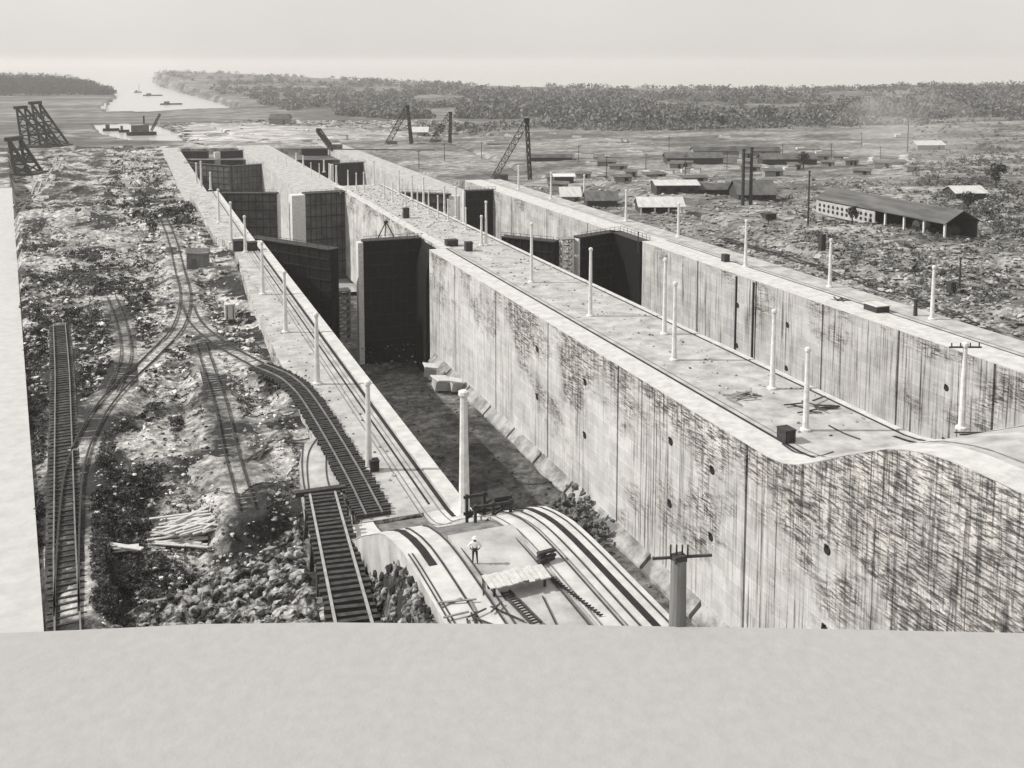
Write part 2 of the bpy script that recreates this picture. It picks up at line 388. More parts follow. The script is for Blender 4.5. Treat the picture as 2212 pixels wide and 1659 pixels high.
# made-up pale road, added in place of the blank left page margin
ys = geom(58, 400, 120); xs = np.linspace(-40, 0, 40); X, Y = np.meshgrid(xs, ys); X = X + roadx(Y)
gridmesh('margin_road', X, Y, road_z(Y) + .12 * fbm(X / 2, Y / 2, 3), sand)
def patch(name, poly, hf, dz, mat, n=110, kind='structure'):
    "thin uneven sheet of other ground lying on the terrain inside a plan polygon"
    xs_ = [p[0] for p in poly]; ys_ = [p[1] for p in poly]; X, Y = np.meshgrid(np.linspace(min(xs_), max(xs_), n), np.linspace(min(ys_), max(ys_), n))
    m = inpoly(X + 4 * fbm(X / 9, Y / 9, 4) * 6, Y + 4 * fbm(X / 9 + 50, Y / 9, 4) * 6, poly); Z = hf(X, Y) + dz
    i = (np.arange(n - 1)[:, None] * n + np.arange(n - 1)[None, :]); k = (m[:-1, :-1] & m[1:, :-1] & m[:-1, 1:] & m[1:, 1:]).ravel(); i = i.ravel()[k]
    f = np.stack([i, i + 1, i + n + 1, i + n], 1); me = bpy.data.meshes.new(name); me.from_pydata(np.stack([X, Y, Z], -1).reshape(-1, 3).tolist(), [], f.tolist())
    bm = bmesh.new(); bm.from_mesh(me); bmesh.ops.delete(bm, geom=[v for v in bm.verts if not v.link_faces], context='VERTS'); bm.to_mesh(me); bm.free()
    me.materials.append(mat); me.shade_smooth(); o = bpy.data.objects.new(name, me); SC.collection.objects.link(o); return tag(o, kind=kind)
pale_m = groundmat('pale_flats', .30, .55, .02, .12, (.38, .6), (.5, 1, 1))
patch('sand_flat', P2([(404, 262), (560, 268), (760, 285), (905, 300), (905, 316), (815, 321), (420, 322), (398, 300)], -12), far_h, 1.3, pale_m)
patch('path', P2([(-20, 500), (-20, 420), (40, 366), (108, 308), (150, 316), (104, 384), (46, 476)], -3.5), left_h, .18, groundmat('pale_roadbed', .25, .5, .1, .5))
patch('path', P2([(1500, 508), (1800, 585), (2180, 700), (2180, 725), (1900, 655), (1620, 560)], -1.2), right_h, .12, groundmat('yard_path', .14, .42, .1, .6))
patch('path', P2([(1870, 335), (1960, 322), (2000, 345), (1950, 372), (1990, 385), (1930, 392), (1900, 365)], -6), right_h, .5, pale_m)
dirt = groundmat('pale_dirt', .22, .56, .12, .9, (.42, .58))
for k_, pl in enumerate([[(350, 505), (470, 500), (500, 560), (420, 610), (340, 570)], [(300, 850), (350, 745), (400, 735), (430, 800), (380, 880)], [(330, 1050), (470, 1015), (600, 950), (640, 1000), (560, 1095), (420, 1120)],
        [(545, 880), (640, 885), (645, 960), (560, 970)], [(225, 440), (320, 385), (310, 560), (230, 570)], [(100, 480), (190, 440), (180, 540), (110, 570)], [(480, 600), (560, 640), (590, 740), (500, 720)], [(240, 300), (350, 300), (380, 360), (250, 380)]]):
    patch('dirt_patch', P2(pl, -1.3), left_h, .10, dirt, 90)
#@@LOCKS
# ------------------------------------------------------------------ lock walls
def notched(x, y0, y1, joints, side, w=.42, d=.6):
    "edge running from y0 to y1 at x with joint grooves cut into it; side=+1 when the concrete lies at larger x"
    pts = [(x, y0)]; js = [j for j in joints if min(y0, y1) < j < max(y0, y1)]; js.sort(reverse=y1 < y0); sg = 1 if y1 > y0 else -1
    for j in js: pts += [(x, j - sg * w / 2), (x + side * d, j - sg * w / 2), (x + side * d, j + sg * w / 2), (x, j + sg * w / 2)]
    return pts + [(x, y1)]
def prof(x0, x1, y0, y1, d0, d1, mb=None, bottom=None, n=26):
    "strip between x0 and x1 that follows the incline; from ramp+d0 (or a fixed bottom) up to ramp+d1"
    mb = mb or MB(); q = []
    yy = [y0 + (y1 - y0) * i / n for i in range(n + 1)]
    for y in yy:
        z = ramp_z(y); zb = z + d0 if bottom is None else bottom
        q += [(x0, y, zb), (x1, y, zb), (x1, y, z + d1), (x0, y, z + d1)]
    fs = []
    for i in range(n):
        a, b = 4 * i, 4 * i + 4
        fs += [(a + 3, a + 2, b + 2, b + 3), (a, b, b + 1, a + 1), (a, a + 3, b + 3, b), (a + 1, b + 1, b + 2, a + 2)]
    fs += [(0, 1, 2, 3), (4 * n + 3, 4 * n + 2, 4 * n + 1, 4 * n)]
    return mb.add(q, fs)
def long_strip(x0, x1, yfar, d0, d1, name, mat, root, ynear=42, y2=86.5):
    m = prof(x0, x1, ynear, y2, d0, d1); m.add(*_box(x0, x1, y2, yfar, d0, d1)); return m.build(name, mat, root)
def _box(x0, x1, y0, y1, z0, z1):
    return [(x0, y0, z0), (x1, y0, z0), (x1, y1, z0), (x0, y1, z0), (x0, y0, z1), (x1, y0, z1), (x1, y1, z1), (x0, y1, z1)], [(0, 3, 2, 1), (4, 5, 6, 7), (0, 1, 5, 4), (1, 2, 6, 5), (2, 3, 7, 6), (3, 0, 4, 7)]
def ports(root, x, ys_, zs, sg):
    for y in ys_:
        for z in zs:
            b = MB(); b.lathe([(.5, 0), (.3, .1)], (0, 0, 0), 10)
            b = MB(); b.tube((x + sg * .02, y, z), (x + sg * .12, y, z), .50, .42, 10); b.tube((x + sg * .1, y, z + .35), (x + sg * .3, y, z + .6), .14, .14, 6)
            b.build('wall_port', dark_slot, root)
def toes(root, x, ys_, sg, z0=FLOOR - 1):
    for k, y in enumerate(ys_):
        L = 11.6; b = MB(); q = [(x, y, z0), (x + sg * 1.7, y, z0), (x + sg * 1.6, y, z0 + 1.4), (x, y, z0 + 2.9)]
        q2 = [(a, y + L, c) for a, _, c in q]; b.add(q + q2, [(3, 2, 1, 0), (4, 5, 6, 7), (0, 1, 5, 4), (1, 2, 6, 5), (2, 3, 7, 6), (3, 0, 4, 7)])
        b.build('toe_block', toe_m, root)
toe_m = simple('toe_concrete', .14, .38, .35, c=(.38, .6), b=.4)
YN = 42; Y2 = 86.5
# left wall
LW = empty('lock_wall', (24, 200, 0), 'pale side wall of the left chamber, with lamp posts and a concrete incline', 'lock wall')
poly = [(27.0, YS), (27.0, 238)] + notched(XL, 238, Y2, [110, 135, 160, 185, 210], -1) + [(18.2, Y2)] + slab_left[::-1] + [(18.6, 250), (18.2, YS)]
MB().prism(poly, FLOOR - 3, 0).build('wall_body', face_c, LW)
MB().prism(poly, .003, .012).build('top_slab', concrete_top, LW)
MB().prism([(XL, YS), (XL, YE), (19, YE), (19, YS)], FLOOR - 9, STEP).build('lower_wall', concrete_top, LW)
prof(24.2, XL, YN, Y2, 0, 0, bottom=FLOOR - 3).build('inner_incline', coping_m, LW)
prof(16.1, 19.4, YN, Y2 - .3, 0, 0, bottom=-4).build('return_incline', concrete_top, LW)
prof(16.05, 19.4, YN, Y2 - .3, .001, .05).build('coping', coping_m, LW)
prof(19.45, 24.15, 63.5, Y2 - .1, 0, -.35, bottom=-4).build('soil_fill', simple('packed_soil', .09, .24, .8, c=(.35, .65)), LW)
MB().add(*_box(19.45, 24.15, YN, 63.5, 2, ZU - .02)).build('top_deck', concrete_top, LW)
long_strip(XL - 1.55, XL + .02, 238, .014, .12, 'coping', coping_m, LW)
MB().add(*_box(26, 27.02, 238.1, YS - .1, .014, .12)).build('coping', coping_m, LW)
long_strip(XL - 2.2, XL - 1.8, 238, .014, .05, 'rail_slot', dark_slot, LW, 84)
MB().add(*_box(XL - 3.35, XL - 3.15, 88, YS - 1, .014, .05)).build('rail_slot', dark_slot, LW)
for xx in (XL - 2.75, XL - 4.1, XL - 4.6): long_strip(xx, xx + .07, 238, .014, .07, 'rail', rail_m, LW)
prof(26.9, 27.35, YN, 71, .13, .16).build('rack_slot', dark_slot, LW)
for xx in (25.3, 26.2, 27.9): prof(xx, xx + .08, YN, 72, .13, .2).build('rail', rust_m, LW)
prof(17.05, 17.6, 59.8, 71, .054, .07).build('rack_slot', dark_slot, LW)
for xx in (17.9, 19.2): prof(xx, xx + .10, YN, 69, .054, .13).build('rail', rust_m, LW)
for xx in (16.25, 16.5, 19.7, 23.6): prof(xx, xx + .06, YN, 62, .054, .12).build('cable_line', rust_m, LW)
for pts in ([(683, 950), (668, 975), (663, 1010), (668, 1068)], [(716, 955), (705, 990), (706, 1030), (716, 1066)], [(655, 960), (652, 1000), (655, 1040), (661, 1070)]):
    MB().ribbon(smoothpts(P2(pts), 5), .11, .014, .09).build('rail', rust_m, LW)
# centre wall
CW = empty('lock_wall', (70, 200, 0), 'broad wall between the two chambers, its left face streaked with dark stains', 'lock wall')
RX = 64.4
lj = [90.2, 121, 145.6, 170, 194.5, 219, 243.5, 268, 292]
poly = [(RX, YS), (RX, 213)] + notched(XC, 213, Y2, lj, 1) + notched(XD, Y2, YS, [113, 138, 163, 188, 213, 250, 290], -1)
MB().prism(poly, FLOOR - 3, 0).build('wall_body', face_c, CW)
MB().prism(poly, .003, .012).build('top_slab', concrete_top, CW)
prof(XC, XD, 22, Y2, 0, 0, bottom=FLOOR - 3).build('inclined_wall', face_c, CW)
prof(XC + 3.5, XD - .6, 22, Y2, .003, .012).build('top_slab', concrete_top, CW)
MB().prism([(XC, YS), (XC, YE), (XD, YE), (XD, YS)], FLOOR - 9, STEP).build('lower_wall', concrete_top, CW)
long_strip(XC - .03, XC + 3.6, 213, .014, .12, 'coping', coping_m, CW, 22)
MB().add(*_box(RX - .03, RX + 2.2, 213.1, YS - .1, .014, .12)).build('coping', coping_m, CW)
long_strip(XD - .7, XD + .03, YS - .1, .014, .12, 'coping', coping_m, CW)
long_strip(XC + 3.85, XC + 4.2, 213, .014, .05, 'rail_slot', dark_slot, CW, 84)
long_strip(XC + 4.9, XC + 5.0, YS - 1, .014, .08, 'rail', rail_m, CW)
long_strip(XD - 1.2, XD - .9, YS - 1, .014, .05, 'rail_slot', dark_slot, CW)
long_strip(XD - 2.6, XD - 2.1, 86.6, .014, .05, 'rail_slot', dark_slot, CW)
MB().ribbon(smoothpts(P2([(1690, 962), (1722, 982), (1765, 990), (1800, 980)]), 5), .16, .13, .25).build('hose', rust_m, CW)
MB().ribbon(smoothpts(P2([(1790, 920), (1825, 938), (1858, 950)]), 5), .14, .014, .12).build('hose', rust_m, CW)
ports(CW, XC, [76.5, 97, 106.5, 131.5, 150], [-5.5, -13.5], -1)
toes(CW, XC, [62 + 12.3 * k for k in range(12)], -1)
# right wall
RW = empty('lock_wall', (116, 200, 0), 'pale wall beyond the right chamber, bordering the cluttered yard', 'lock wall')
rj = [103.5, 122, 140.3, 160, 181, 206, 235, 262, 290]
poly = notched(XR, YS, 50, rj, 1) + [(XE, 50), (XE, YS)]
MB().prism(poly, FLOOR - 3, 0).build('wall_body', face_r, RW)
MB().prism(poly, .003, .012).build('top_slab', concrete_top, RW)
MB().prism([(XR, YS), (XR, YE), (XE, YE), (XE, YS)], FLOOR - 9, STEP).build('lower_wall', concrete_top, RW)
MB().add(*_box(XR - .03, XR + 5.8, 50, YS - .1, .014, .12)).build('coping', coping_m, RW)
MB().add(*_box(XR + 6.1, XR + 6.35, 50, 205, .014, .05)).build('rail_slot', dark_slot, RW)
MB().add(*_box(XR + 7.4, XR + 7.5, 50, YS - 1, .014, .08)).build('rail', rail_m, RW)
ports(RW, XR, [112, 150, 166], [-6, -14], -1)
for y in (160.7, 166.5): MB().box((XR - .12, y, -12), (.24, .35, 23.4)).build('wall_ladder', dark_slot, RW)
# approach wall and lower sill beyond the last gates
o = MB().prism([(XC + 4, YE + 1), (XD - 4, YE + 1), (XC + 11, 900), (XC + 7, 905)], -30, STEP - 2).build('approach_wall', concrete_top)
tag(o, 'long white approach wall running out from the locks toward the sea', 'lock wall')
o = MB().prism(P2([(392, 322), (470, 321), (560, 321), (800, 322), (705, 311), (640, 303), (575, 300), (500, 286), (455, 289), (430, 300), (405, 304)], -9.5), -30, -9.3).build('concrete_apron', groundmat('pale_apron', .16, .48, .05, .3))
tag(o, 'wide white concrete apron spread behind the farthest gates', 'apron')
# made-up pale deck, added in place of the blank lower page margin
ZD = ZU + .75
dk = P2([(-500, 1385), (-100, 1372), (94, 1364), (250, 1357), (430, 1348), (720, 1344.5), (1100, 1348), (1700, 1357), (2142, 1366), (2700, 1378), (3600, 1400)], ZD)
dkn = [(dk[-1][0], 5), (dk[0][0], 5)]
o = MB().prism(dk + dkn, ZD - .5, ZD).build('margin_deck', deck_m)
tag(o, 'wide pale deck added across the near side in place of the page margin', 'deck')

# ------------------------------------------------------------------ lock gates
def leaf(a, b, z0, z1, th, label, mat, ribs=9, endpost=1, top=0, group='steel lock gate leaves'):
    "one gate leaf standing from plan point a (hinge) to b (mitre end)"
    a = Vector(a); b = Vector(b); d = (b - a); L = d.length; d.normalize(); n = Vector((-d.y, d.x))
    if n.y > 0: n = -n
    root = empty('lock_gate', ((a.x + b.x) / 2, (a.y + b.y) / 2, z0), label, 'lock gate', group)
    def q(t, o_): p = a + d * t + n * o_; return (p.x, p.y)
    MB().prism([q(0, -th / 2), q(L, -th / 2), q(L, th / 2), q(0, th / 2)], z0, z1).build('leaf_plating', mat, root)
    hz = (z1 - z0) / ribs
    for k in range(ribs + 1):
        z = z0 + hz * k
        if k == ribs: z -= .35
        MB().prism([q(.3, th / 2), q(L - .3, th / 2), q(L - .3, th / 2 + .28), q(.3, th / 2 + .28)], z, z + .3).build('girder', gate_rib if mat == steel else girder_m, root)
    sf = MB()
    for k in range(1, 8):
        t = L * k / 8; sf.prism([q(t - .09, th / 2), q(t + .09, th / 2), q(t + .09, th / 2 + .2), q(t - .09, th / 2 + .2)], z0, z1 - .36)
    sf.build('stiffener', gate_rib if mat == steel else girder_m, root)
    wk = MB().prism([q(0, -th / 2 - .3), q(L, -th / 2 - .3), q(L, th / 2 + .5), q(0, th / 2 + .5)], z1 + .004, z1 + .16).build('walkway', wood_dark, root)
    h = MB()
    for k in range(9):
        t = L * k / 8; p = q(min(max(t, .1), L - .1), th / 2 + .4); h.bar((p[0], p[1], z1 + .16), (p[0], p[1], z1 + 1.25), .08)
    p, p2 = q(.1, th / 2 + .4), q(L - .1, th / 2 + .4)
    for zz in (.7, 1.25): h.bar((p[0], p[1], z1 + zz), (p2[0], p2[1], z1 + zz), .07)
    h.build('handrail', girder_m, root)
    if endpost:
        MB().prism([q(L + .004, -th / 2), q(L + endpost, -th / 2), q(L + endpost, th / 2), q(L + .004, th / 2)], z0, z1 - .3).build('mitre_post', post_m, root)  # sunlit end edge of the leaf, its brightness put into a white colour
    return root
XH, X2 = XC + .6, XL - .6
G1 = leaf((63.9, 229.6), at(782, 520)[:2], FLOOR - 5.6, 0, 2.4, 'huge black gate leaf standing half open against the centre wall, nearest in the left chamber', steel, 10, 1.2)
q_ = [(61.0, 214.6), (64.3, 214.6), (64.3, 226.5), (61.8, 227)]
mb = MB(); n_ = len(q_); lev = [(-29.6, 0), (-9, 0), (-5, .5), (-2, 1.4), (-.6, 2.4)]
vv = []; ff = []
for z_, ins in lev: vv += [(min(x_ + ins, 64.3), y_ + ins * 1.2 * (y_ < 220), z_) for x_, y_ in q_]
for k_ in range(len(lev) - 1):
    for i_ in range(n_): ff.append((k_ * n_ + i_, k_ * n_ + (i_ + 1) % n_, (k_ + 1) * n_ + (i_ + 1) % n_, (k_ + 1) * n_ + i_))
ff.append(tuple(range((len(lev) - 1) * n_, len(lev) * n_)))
mb.add(vv, ff).build('recess_shade_block', steel, G1)  # black block filling the gate recess, standing for the shade inside it
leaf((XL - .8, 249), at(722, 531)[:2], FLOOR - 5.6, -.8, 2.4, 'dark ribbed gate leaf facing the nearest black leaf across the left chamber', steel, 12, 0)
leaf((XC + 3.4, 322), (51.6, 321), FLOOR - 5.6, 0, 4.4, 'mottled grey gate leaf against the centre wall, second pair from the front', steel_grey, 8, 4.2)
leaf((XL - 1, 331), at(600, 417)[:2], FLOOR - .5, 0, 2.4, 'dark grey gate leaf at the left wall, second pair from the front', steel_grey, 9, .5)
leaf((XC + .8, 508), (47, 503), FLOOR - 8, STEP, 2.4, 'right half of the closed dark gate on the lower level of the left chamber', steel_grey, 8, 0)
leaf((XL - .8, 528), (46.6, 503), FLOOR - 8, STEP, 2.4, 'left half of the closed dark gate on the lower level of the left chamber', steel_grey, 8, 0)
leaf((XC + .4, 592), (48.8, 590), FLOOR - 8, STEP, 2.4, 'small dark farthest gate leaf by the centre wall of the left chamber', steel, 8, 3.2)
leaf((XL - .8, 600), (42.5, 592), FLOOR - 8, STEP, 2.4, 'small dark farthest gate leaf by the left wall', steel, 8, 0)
# right chamber
leaf(at(1392, 522)[:2], at(1328, 500)[:2], FLOOR - .5, 0, 2.2, 'black gate leaf folded against the right wall, under the peaked beam', steel, 9, 0)
leaf(at(1328, 499)[:2], at(1246, 512)[:2], FLOOR - .5, 0, 2.2, 'black gate leaf closing the right chamber beside a white scaffold', steel, 9, .5)
leaf(at(1088, 505)[:2], at(1203, 516)[:2], FLOOR - .5, -.6, 2.2, 'dark gate leaf half hidden by the centre wall in the right chamber', steel, 9, 0)
leaf((XR + 1, 308), at(1004, 412)[:2], FLOOR - .5, 0, 2.2, 'black gate leaf farther up the right chamber', steel, 8, .6)
leaf((XD + .5, 312), at(972, 420)[:2], FLOOR - .5, 0, 2.2, 'grey gate leaf beside the pale pier farther up the right chamber', steel_grey, 8, 3)
leaf((XR + 1, 500), (94.5, 497), FLOOR - 8, STEP, 2.2, 'dark low gate leaf on the lower level of the right chamber', steel, 8, 1.5)
leaf((XD + 14, 590), (109, 588), FLOOR - 8, STEP, 2.2, 'farthest dark gate leaf in the right chamber', steel, 8, 0)

# ------------------------------------------------------------------ lamp posts
def lamp_post(px, py, top, label, group, z=0.0, r=.36, name='lamp_post', cross=0):
    x, y, _ = at(px, py, z); h = (py - top) * mpp(x, y) * .99
    root = empty(name, (x, y, z), label, 'lamp post', group)
    MB().lathe([(r * 1.0, .3), (r * .95, 1.2), (r * .62, h - .7), (r * .60, h - .55)], (x, y, z), 10).build('shaft', post_m, root)
    MB().lathe([(r * 1.75, 0), (r * 1.75, .22), (r * 1.3, .34)], (x, y, z), 10).build('base', post_m, root)
    MB().lathe([(r * .8, h - .56), (r * .95, h - .4), (r * .9, h - .12), (r * .45, h)], (x, y, z), 10).build('cap', post_m, root)
    if cross:
        b = MB(); b.bar((x - _c * cross, y + _s * cross, z + h - .55), (x + _c * cross, y - _s * cross, z + h - .55), .16); b.build('crossarm', wood_dark, root)
        for t in (-.85, -.3, .3, .85): MB().tube((x + _c * cross * t, y - _s * cross * t, z + h - .47), (x + _c * cross * t, y - _s * cross * t, z + h - .1), .07).build('insulator', rust_m, root)
    return root
g = 'white lamp posts along the left wall'
LPs = [(797, 1015, 805), (686, 830, 665), (617, 718, 577), (568, 636, 516), (530, 545, 462), (500, 524, 432), (473, 480, 405)]
for i, (a, b, t) in enumerate(LPs):
    lamp_post(a, b, t, f'{ORD[i]} white lamp post up the left wall, counting from the tall near pole', g)
lamp_post(1003, 1113, 818, 'tall pale pole at the near corner of the left chamber edge', 'tall pale poles', 0, .55)
for i, (a, b, t) in enumerate([(435, 404, 346), (425, 396, 350), (455, 410, 370)]):
    lamp_post(a, b, t, f'small white post far up the left wall, {ORD[i]} of three', g, STEP * .3, .4)
g = 'white lamp posts along the centre wall'
for i, (a, b, t) in enumerate([(1740, 930, 736), (1668, 840, 656), (1456, 778, 598), (1435, 722, 548), (1275, 683, 527), (1148, 610, 475), (1050, 530, 430), (1040, 530, 462), (985, 470, 400), (915, 440, 380), (862, 420, 366), (808, 400, 345), (960, 462, 398), (890, 432, 376)]):
    lamp_post(a, b, t, f'{ORD[i]} white lamp post up the centre wall from the dark winch box', g)
lamp_post(2077, 926, 725, 'white post with a wooden crossarm on the rising end of the centre wall', 'poles with crossarms', 2.4, .36, cross=1.7)
g = 'white lamp posts along the right wall'
for i, (a, b, t) in enumerate([(2013, 690, 567), (1792, 620, 510), (1610, 577, 470), (1465, 512, 435), (1352, 478, 407), (1262, 425, 375), (1190, 430, 370), (1120, 410, 355)]):
    lamp_post(a, b, t, f'{ORD[i]} white lamp post along the yard side of the right wall', g)
g = 'small posts between the far gates'
for i, (a, b, t) in enumerate([(700, 372, 345), (712, 388, 352), (727, 398, 356), (640, 350, 330), (655, 360, 335)]):
    lamp_post(a, b, t, f'tiny white post on the far centre wall, {ORD[i]} from the left among its cluster', g, STEP, .45)
g = 'thin posts crowding the far wall tops'
fp = [(600, 352, 334), (618, 358, 338), (672, 378, 350), (690, 384, 352), (752, 402, 366), (770, 410, 372), (786, 414, 370), (830, 428, 384), (848, 436, 392), (876, 446, 402), (902, 452, 404), (926, 462, 412), (946, 470, 420), (968, 478, 428), (1006, 496, 446)]
for i, (a, b, t) in enumerate(fp): lamp_post(a, b, t, f'thin pale post on the far centre wall, {ORD[i]} from the left in its long row', g, 0 if a > 735 else STEP, .26)
x, y, zb = at(1463, 1372, ZU)
b = empty('telegraph_pole', (x, y, zb), 'thick grey pole with a dark crossarm and wires, at the near bottom edge', 'pole')
hh = (1372 - 1190) * mpp(x, y)
MB().lathe([(.5, 0), (.46, hh * .5), (.42, hh)], (x, y, zb), 14).build('shaft', simple('grey_pole', .12, .22, 1, stretch=(3, 3, .3)), b)
MB().bar((x - _c * 1.45, y + _s * 1.45, zb + hh + .05), (x + _c * 1.85, y - _s * 1.85, zb + hh + .25), .13).build('crossarm', wood_dark, b)
MB().box((x, y, zb + hh + .1), (.75, .6, .35)).build('bracket', wood_dark, b)
for t in (-.45, -.12, .2, .5): MB().tube((x + _c * t, y - _s * t, zb + hh + .2), (x + _c * t, y - _s * t, zb + hh + .85), .05).build('insulator', rust_m, b)

#@@TRACKS
def hz(x, y, f=None):
    f = f or (right_h if x > 100 else left_h)
    return float(f(np.array([x]), np.array([y]))[0])
# ------------------------------------------------------------------ railway tracks
def track(key, pts, zf, label, gauge=1.6, tie=2.5, step=.95, maxn=100, rail=rail_m, wood_=wood_dark, rw=.13, tw=.24, th=.16, sink=0):
    zf_ = zf if callable(zf) else (lambda x, y: zf)
    c = pts[len(pts) // 2]; root = empty('railway_track', (c[0], c[1], zf_(*c[:2])), label, 'railway track', 'construction railway tracks')
    tp = resample([p[:2] for p in pts], step)
    if len(tp) > maxn: tp = resample([p[:2] for p in pts], step * len(tp) / maxn)[:maxn]
    mesh = None
    for i in range(len(tp)):
        a = tp[max(0, i - 1)]; b = tp[min(len(tp) - 1, i + 1)]; ang = math.atan2(b[1] - a[1], b[0] - a[0])
        z = zf_(*tp[i])
        if mesh is None:
            o = MB().box((0, 0, 0), (tw, tie, th)).build('sleeper', wood_); mesh = o
        else: o = mesh.copy(); SC.collection.objects.link(o)
        o.parent = root; o.location = (tp[i][0] - root.location.x, tp[i][1] - root.location.y, z - .09 - sink - root.location.z + random.uniform(-.04, .03))
        o.rotation_euler = (random.uniform(-.02, .02), 0, ang + random.uniform(-.04, .04)); o.scale = (1, random.uniform(.92, 1.08), 1)
    for sg in (-1, 1):
        mb = MB(); q = []; n = len(pts)
        for i in range(n):
            a = Vector(pts[max(0, i - 1)][:2]); b = Vector(pts[min(n - 1, i + 1)][:2]); d = (b - a).normalized(); nn = Vector((d.y, -d.x)); p = Vector(pts[i][:2]) + nn * sg * gauge / 2
            z = zf_(*pts[i][:2])
            for o_, zz in ((-rw / 2, 0), (rw / 2, 0), (rw / 2, .17), (-rw / 2, .17)): q.append((p.x + nn.x * o_, p.y + nn.y * o_, z + zz))
        fs = []
        for i in range(n - 1):
            a, b = 4 * i, 4 * i + 4; fs += [(a + 3, a + 2, b + 2, b + 3), (a, a + 3, b + 3, b), (a + 1, b + 1, b + 2, a + 2)]
        mb.add(q, fs); mb.build('rail', rail, root)
    return root
TL = {'embankment': 'long straight railway track running up the dark left edge of the bank',
      'branch': 'curved railway track sweeping from the left edge toward the small grey hut',
      'spur': 'faint spur track joining the big curve from above',
      'crossing': 'thin track curving from the big curve down to the dark long track',
      'light_line': 'narrow light track ending in the brush at mid left',
      }
wood_soiled = simple('soiled_sleepers', .06, .26, .6, c=(.38, .6))
for k in TRK: track(k, TRK[k], Z_T, TL[k], gauge=1.4 if k in ('light_line', 'spur') else 1.75, tie=2.7 if k == 'embankment' else 2.3, step=.8 if k == 'embankment' else 1.0, rail=rail_m if k == 'embankment' else rust_m,
    wood_=wood_dark if k == 'embankment' else wood_soiled, th=.12, rw=.13 if k == 'embankment' else .12 if k in ('light_line', 'spur') else .17, sink=0 if k == 'embankment' else .13)
bed_m = groundmat('track_bed', .03, .12, .3, 2.0)
for r_ in [o for o in bpy.data.objects if o.name.startswith('railway_track')]:
    k = {v: k for k, v in TL.items()}.get(r_.get('label'))
    if k in ('embankment', 'branch'): MB().ribbon(TRK[k], 3.1 if k == 'embankment' else 2.2, Z_T - .6, Z_T - (.155 if k == 'embankment' else .21)).build('ballast', bed_m, r_)
yt = [p for p in smoothpts(P2([(1560, 512), (1700, 556), (1840, 602), (1980, 652), (2110, 706), (2240, 768)], -1), 6)]
track('yard', yt, lambda x, y: float(np.clip(hz(x, y), -1.6, -.2)) + .3, 'dark track curving through the yard behind the right wall posts', gauge=1.7, tie=2.8, step=1.5, rail=rust_m, rw=.22)
hp = [p for p in HAUL if p[1] < 655]
track('haul', hp, lambda x, y: hz(x, y) + .35, 'pale track beneath the timber towers at the upper left', gauge=2.0, tie=3.2, step=3, rail=rail_bright, rw=.3)
t1 = smoothpts(P2([(560, 790), (612, 812), (645, 838), (668, 866), (704, 922), (762, 1021), (809, 1112)], .34), 5)
track('T1', t1, .34, 'long dark closely sleepered track crossing the left wall toward the incline', gauge=1.5, tie=3.4, step=.58, tw=.30, th=.3, rw=.16)
def zt2(x, y): return .3 + 4.7 * (93.5 - y) / 38.5
m0, m1 = [tuple((T2L[i][j] + T2R[i][j]) / 2 for j in range(2)) for i in (0, 1)]
e = (m1[0] + (m1[0] - m0[0]) * .25, m1[1] + (m1[1] - m0[1]) * .25)
T2p = [m0, m1, e]
tt = track('T2', resample(T2p, 2), zt2, 'open timber trestle track with thick spaced sleepers beside the rubble', gauge=2.35, tie=3.6, step=1.12, tw=.42, th=.36, rail=simple('trestle_rail', .22, .4, 1, b=0), rw=.2)
for k in range(5):
    y = 91 - k * 8; t = (y - m0[1]) / (m1[1] - m0[1]); x = m0[0] + (m1[0] - m0[0]) * t
    for dx in (-1.5, 1.5): MB().bar((x + dx * 1.2, y, -3), (x + dx, y, zt2(x, y) - .3), .35).build('trestle_leg', wood_dark, tt)
x0, y0 = m0
MB().box((x0, y0 + .9, .30), (4.8, .7, .45), -.02).build('end_beam', wood_dark, tt)

#@@SCATTER
def icos():
    t = (1 + 5 ** .5) / 2
    v = np.array([(-1, t, 0), (1, t, 0), (-1, -t, 0), (1, -t, 0), (0, -1, t), (0, 1, t), (0, -1, -t), (0, 1, -t), (t, 0, -1), (t, 0, 1), (-t, 0, -1), (-t, 0, 1)], float)
    f = np.array([(0, 11, 5), (0, 5, 1), (0, 1, 7), (0, 7, 10), (0, 10, 11), (1, 5, 9), (5, 11, 4), (11, 10, 2), (10, 7, 6), (7, 1, 8), (3, 9, 4), (3, 4, 2), (3, 2, 6), (3, 6, 8), (3, 8, 9), (4, 9, 5), (2, 4, 11), (6, 2, 10), (8, 6, 7), (9, 8, 1)])
    return v / np.linalg.norm(v[0]), f
IV, IF = icos()
def sample_px(poly, n, z):
    xs = [p[0] for p in poly]; ys_ = [p[1] for p in poly]; out = np.zeros((0, 2))
    while len(out) < n:
        q = rng.random((n * 2, 2)) * [max(xs) - min(xs), max(ys_) - min(ys_)] + [min(xs), min(ys_)]
        out = np.vstack([out, q[inpoly(q[:, 0], q[:, 1], poly)]])
    out = out[:n]; w = np.array([at(a, b, z)[:2] for a, b in out]); return w[:, 0], w[:, 1]
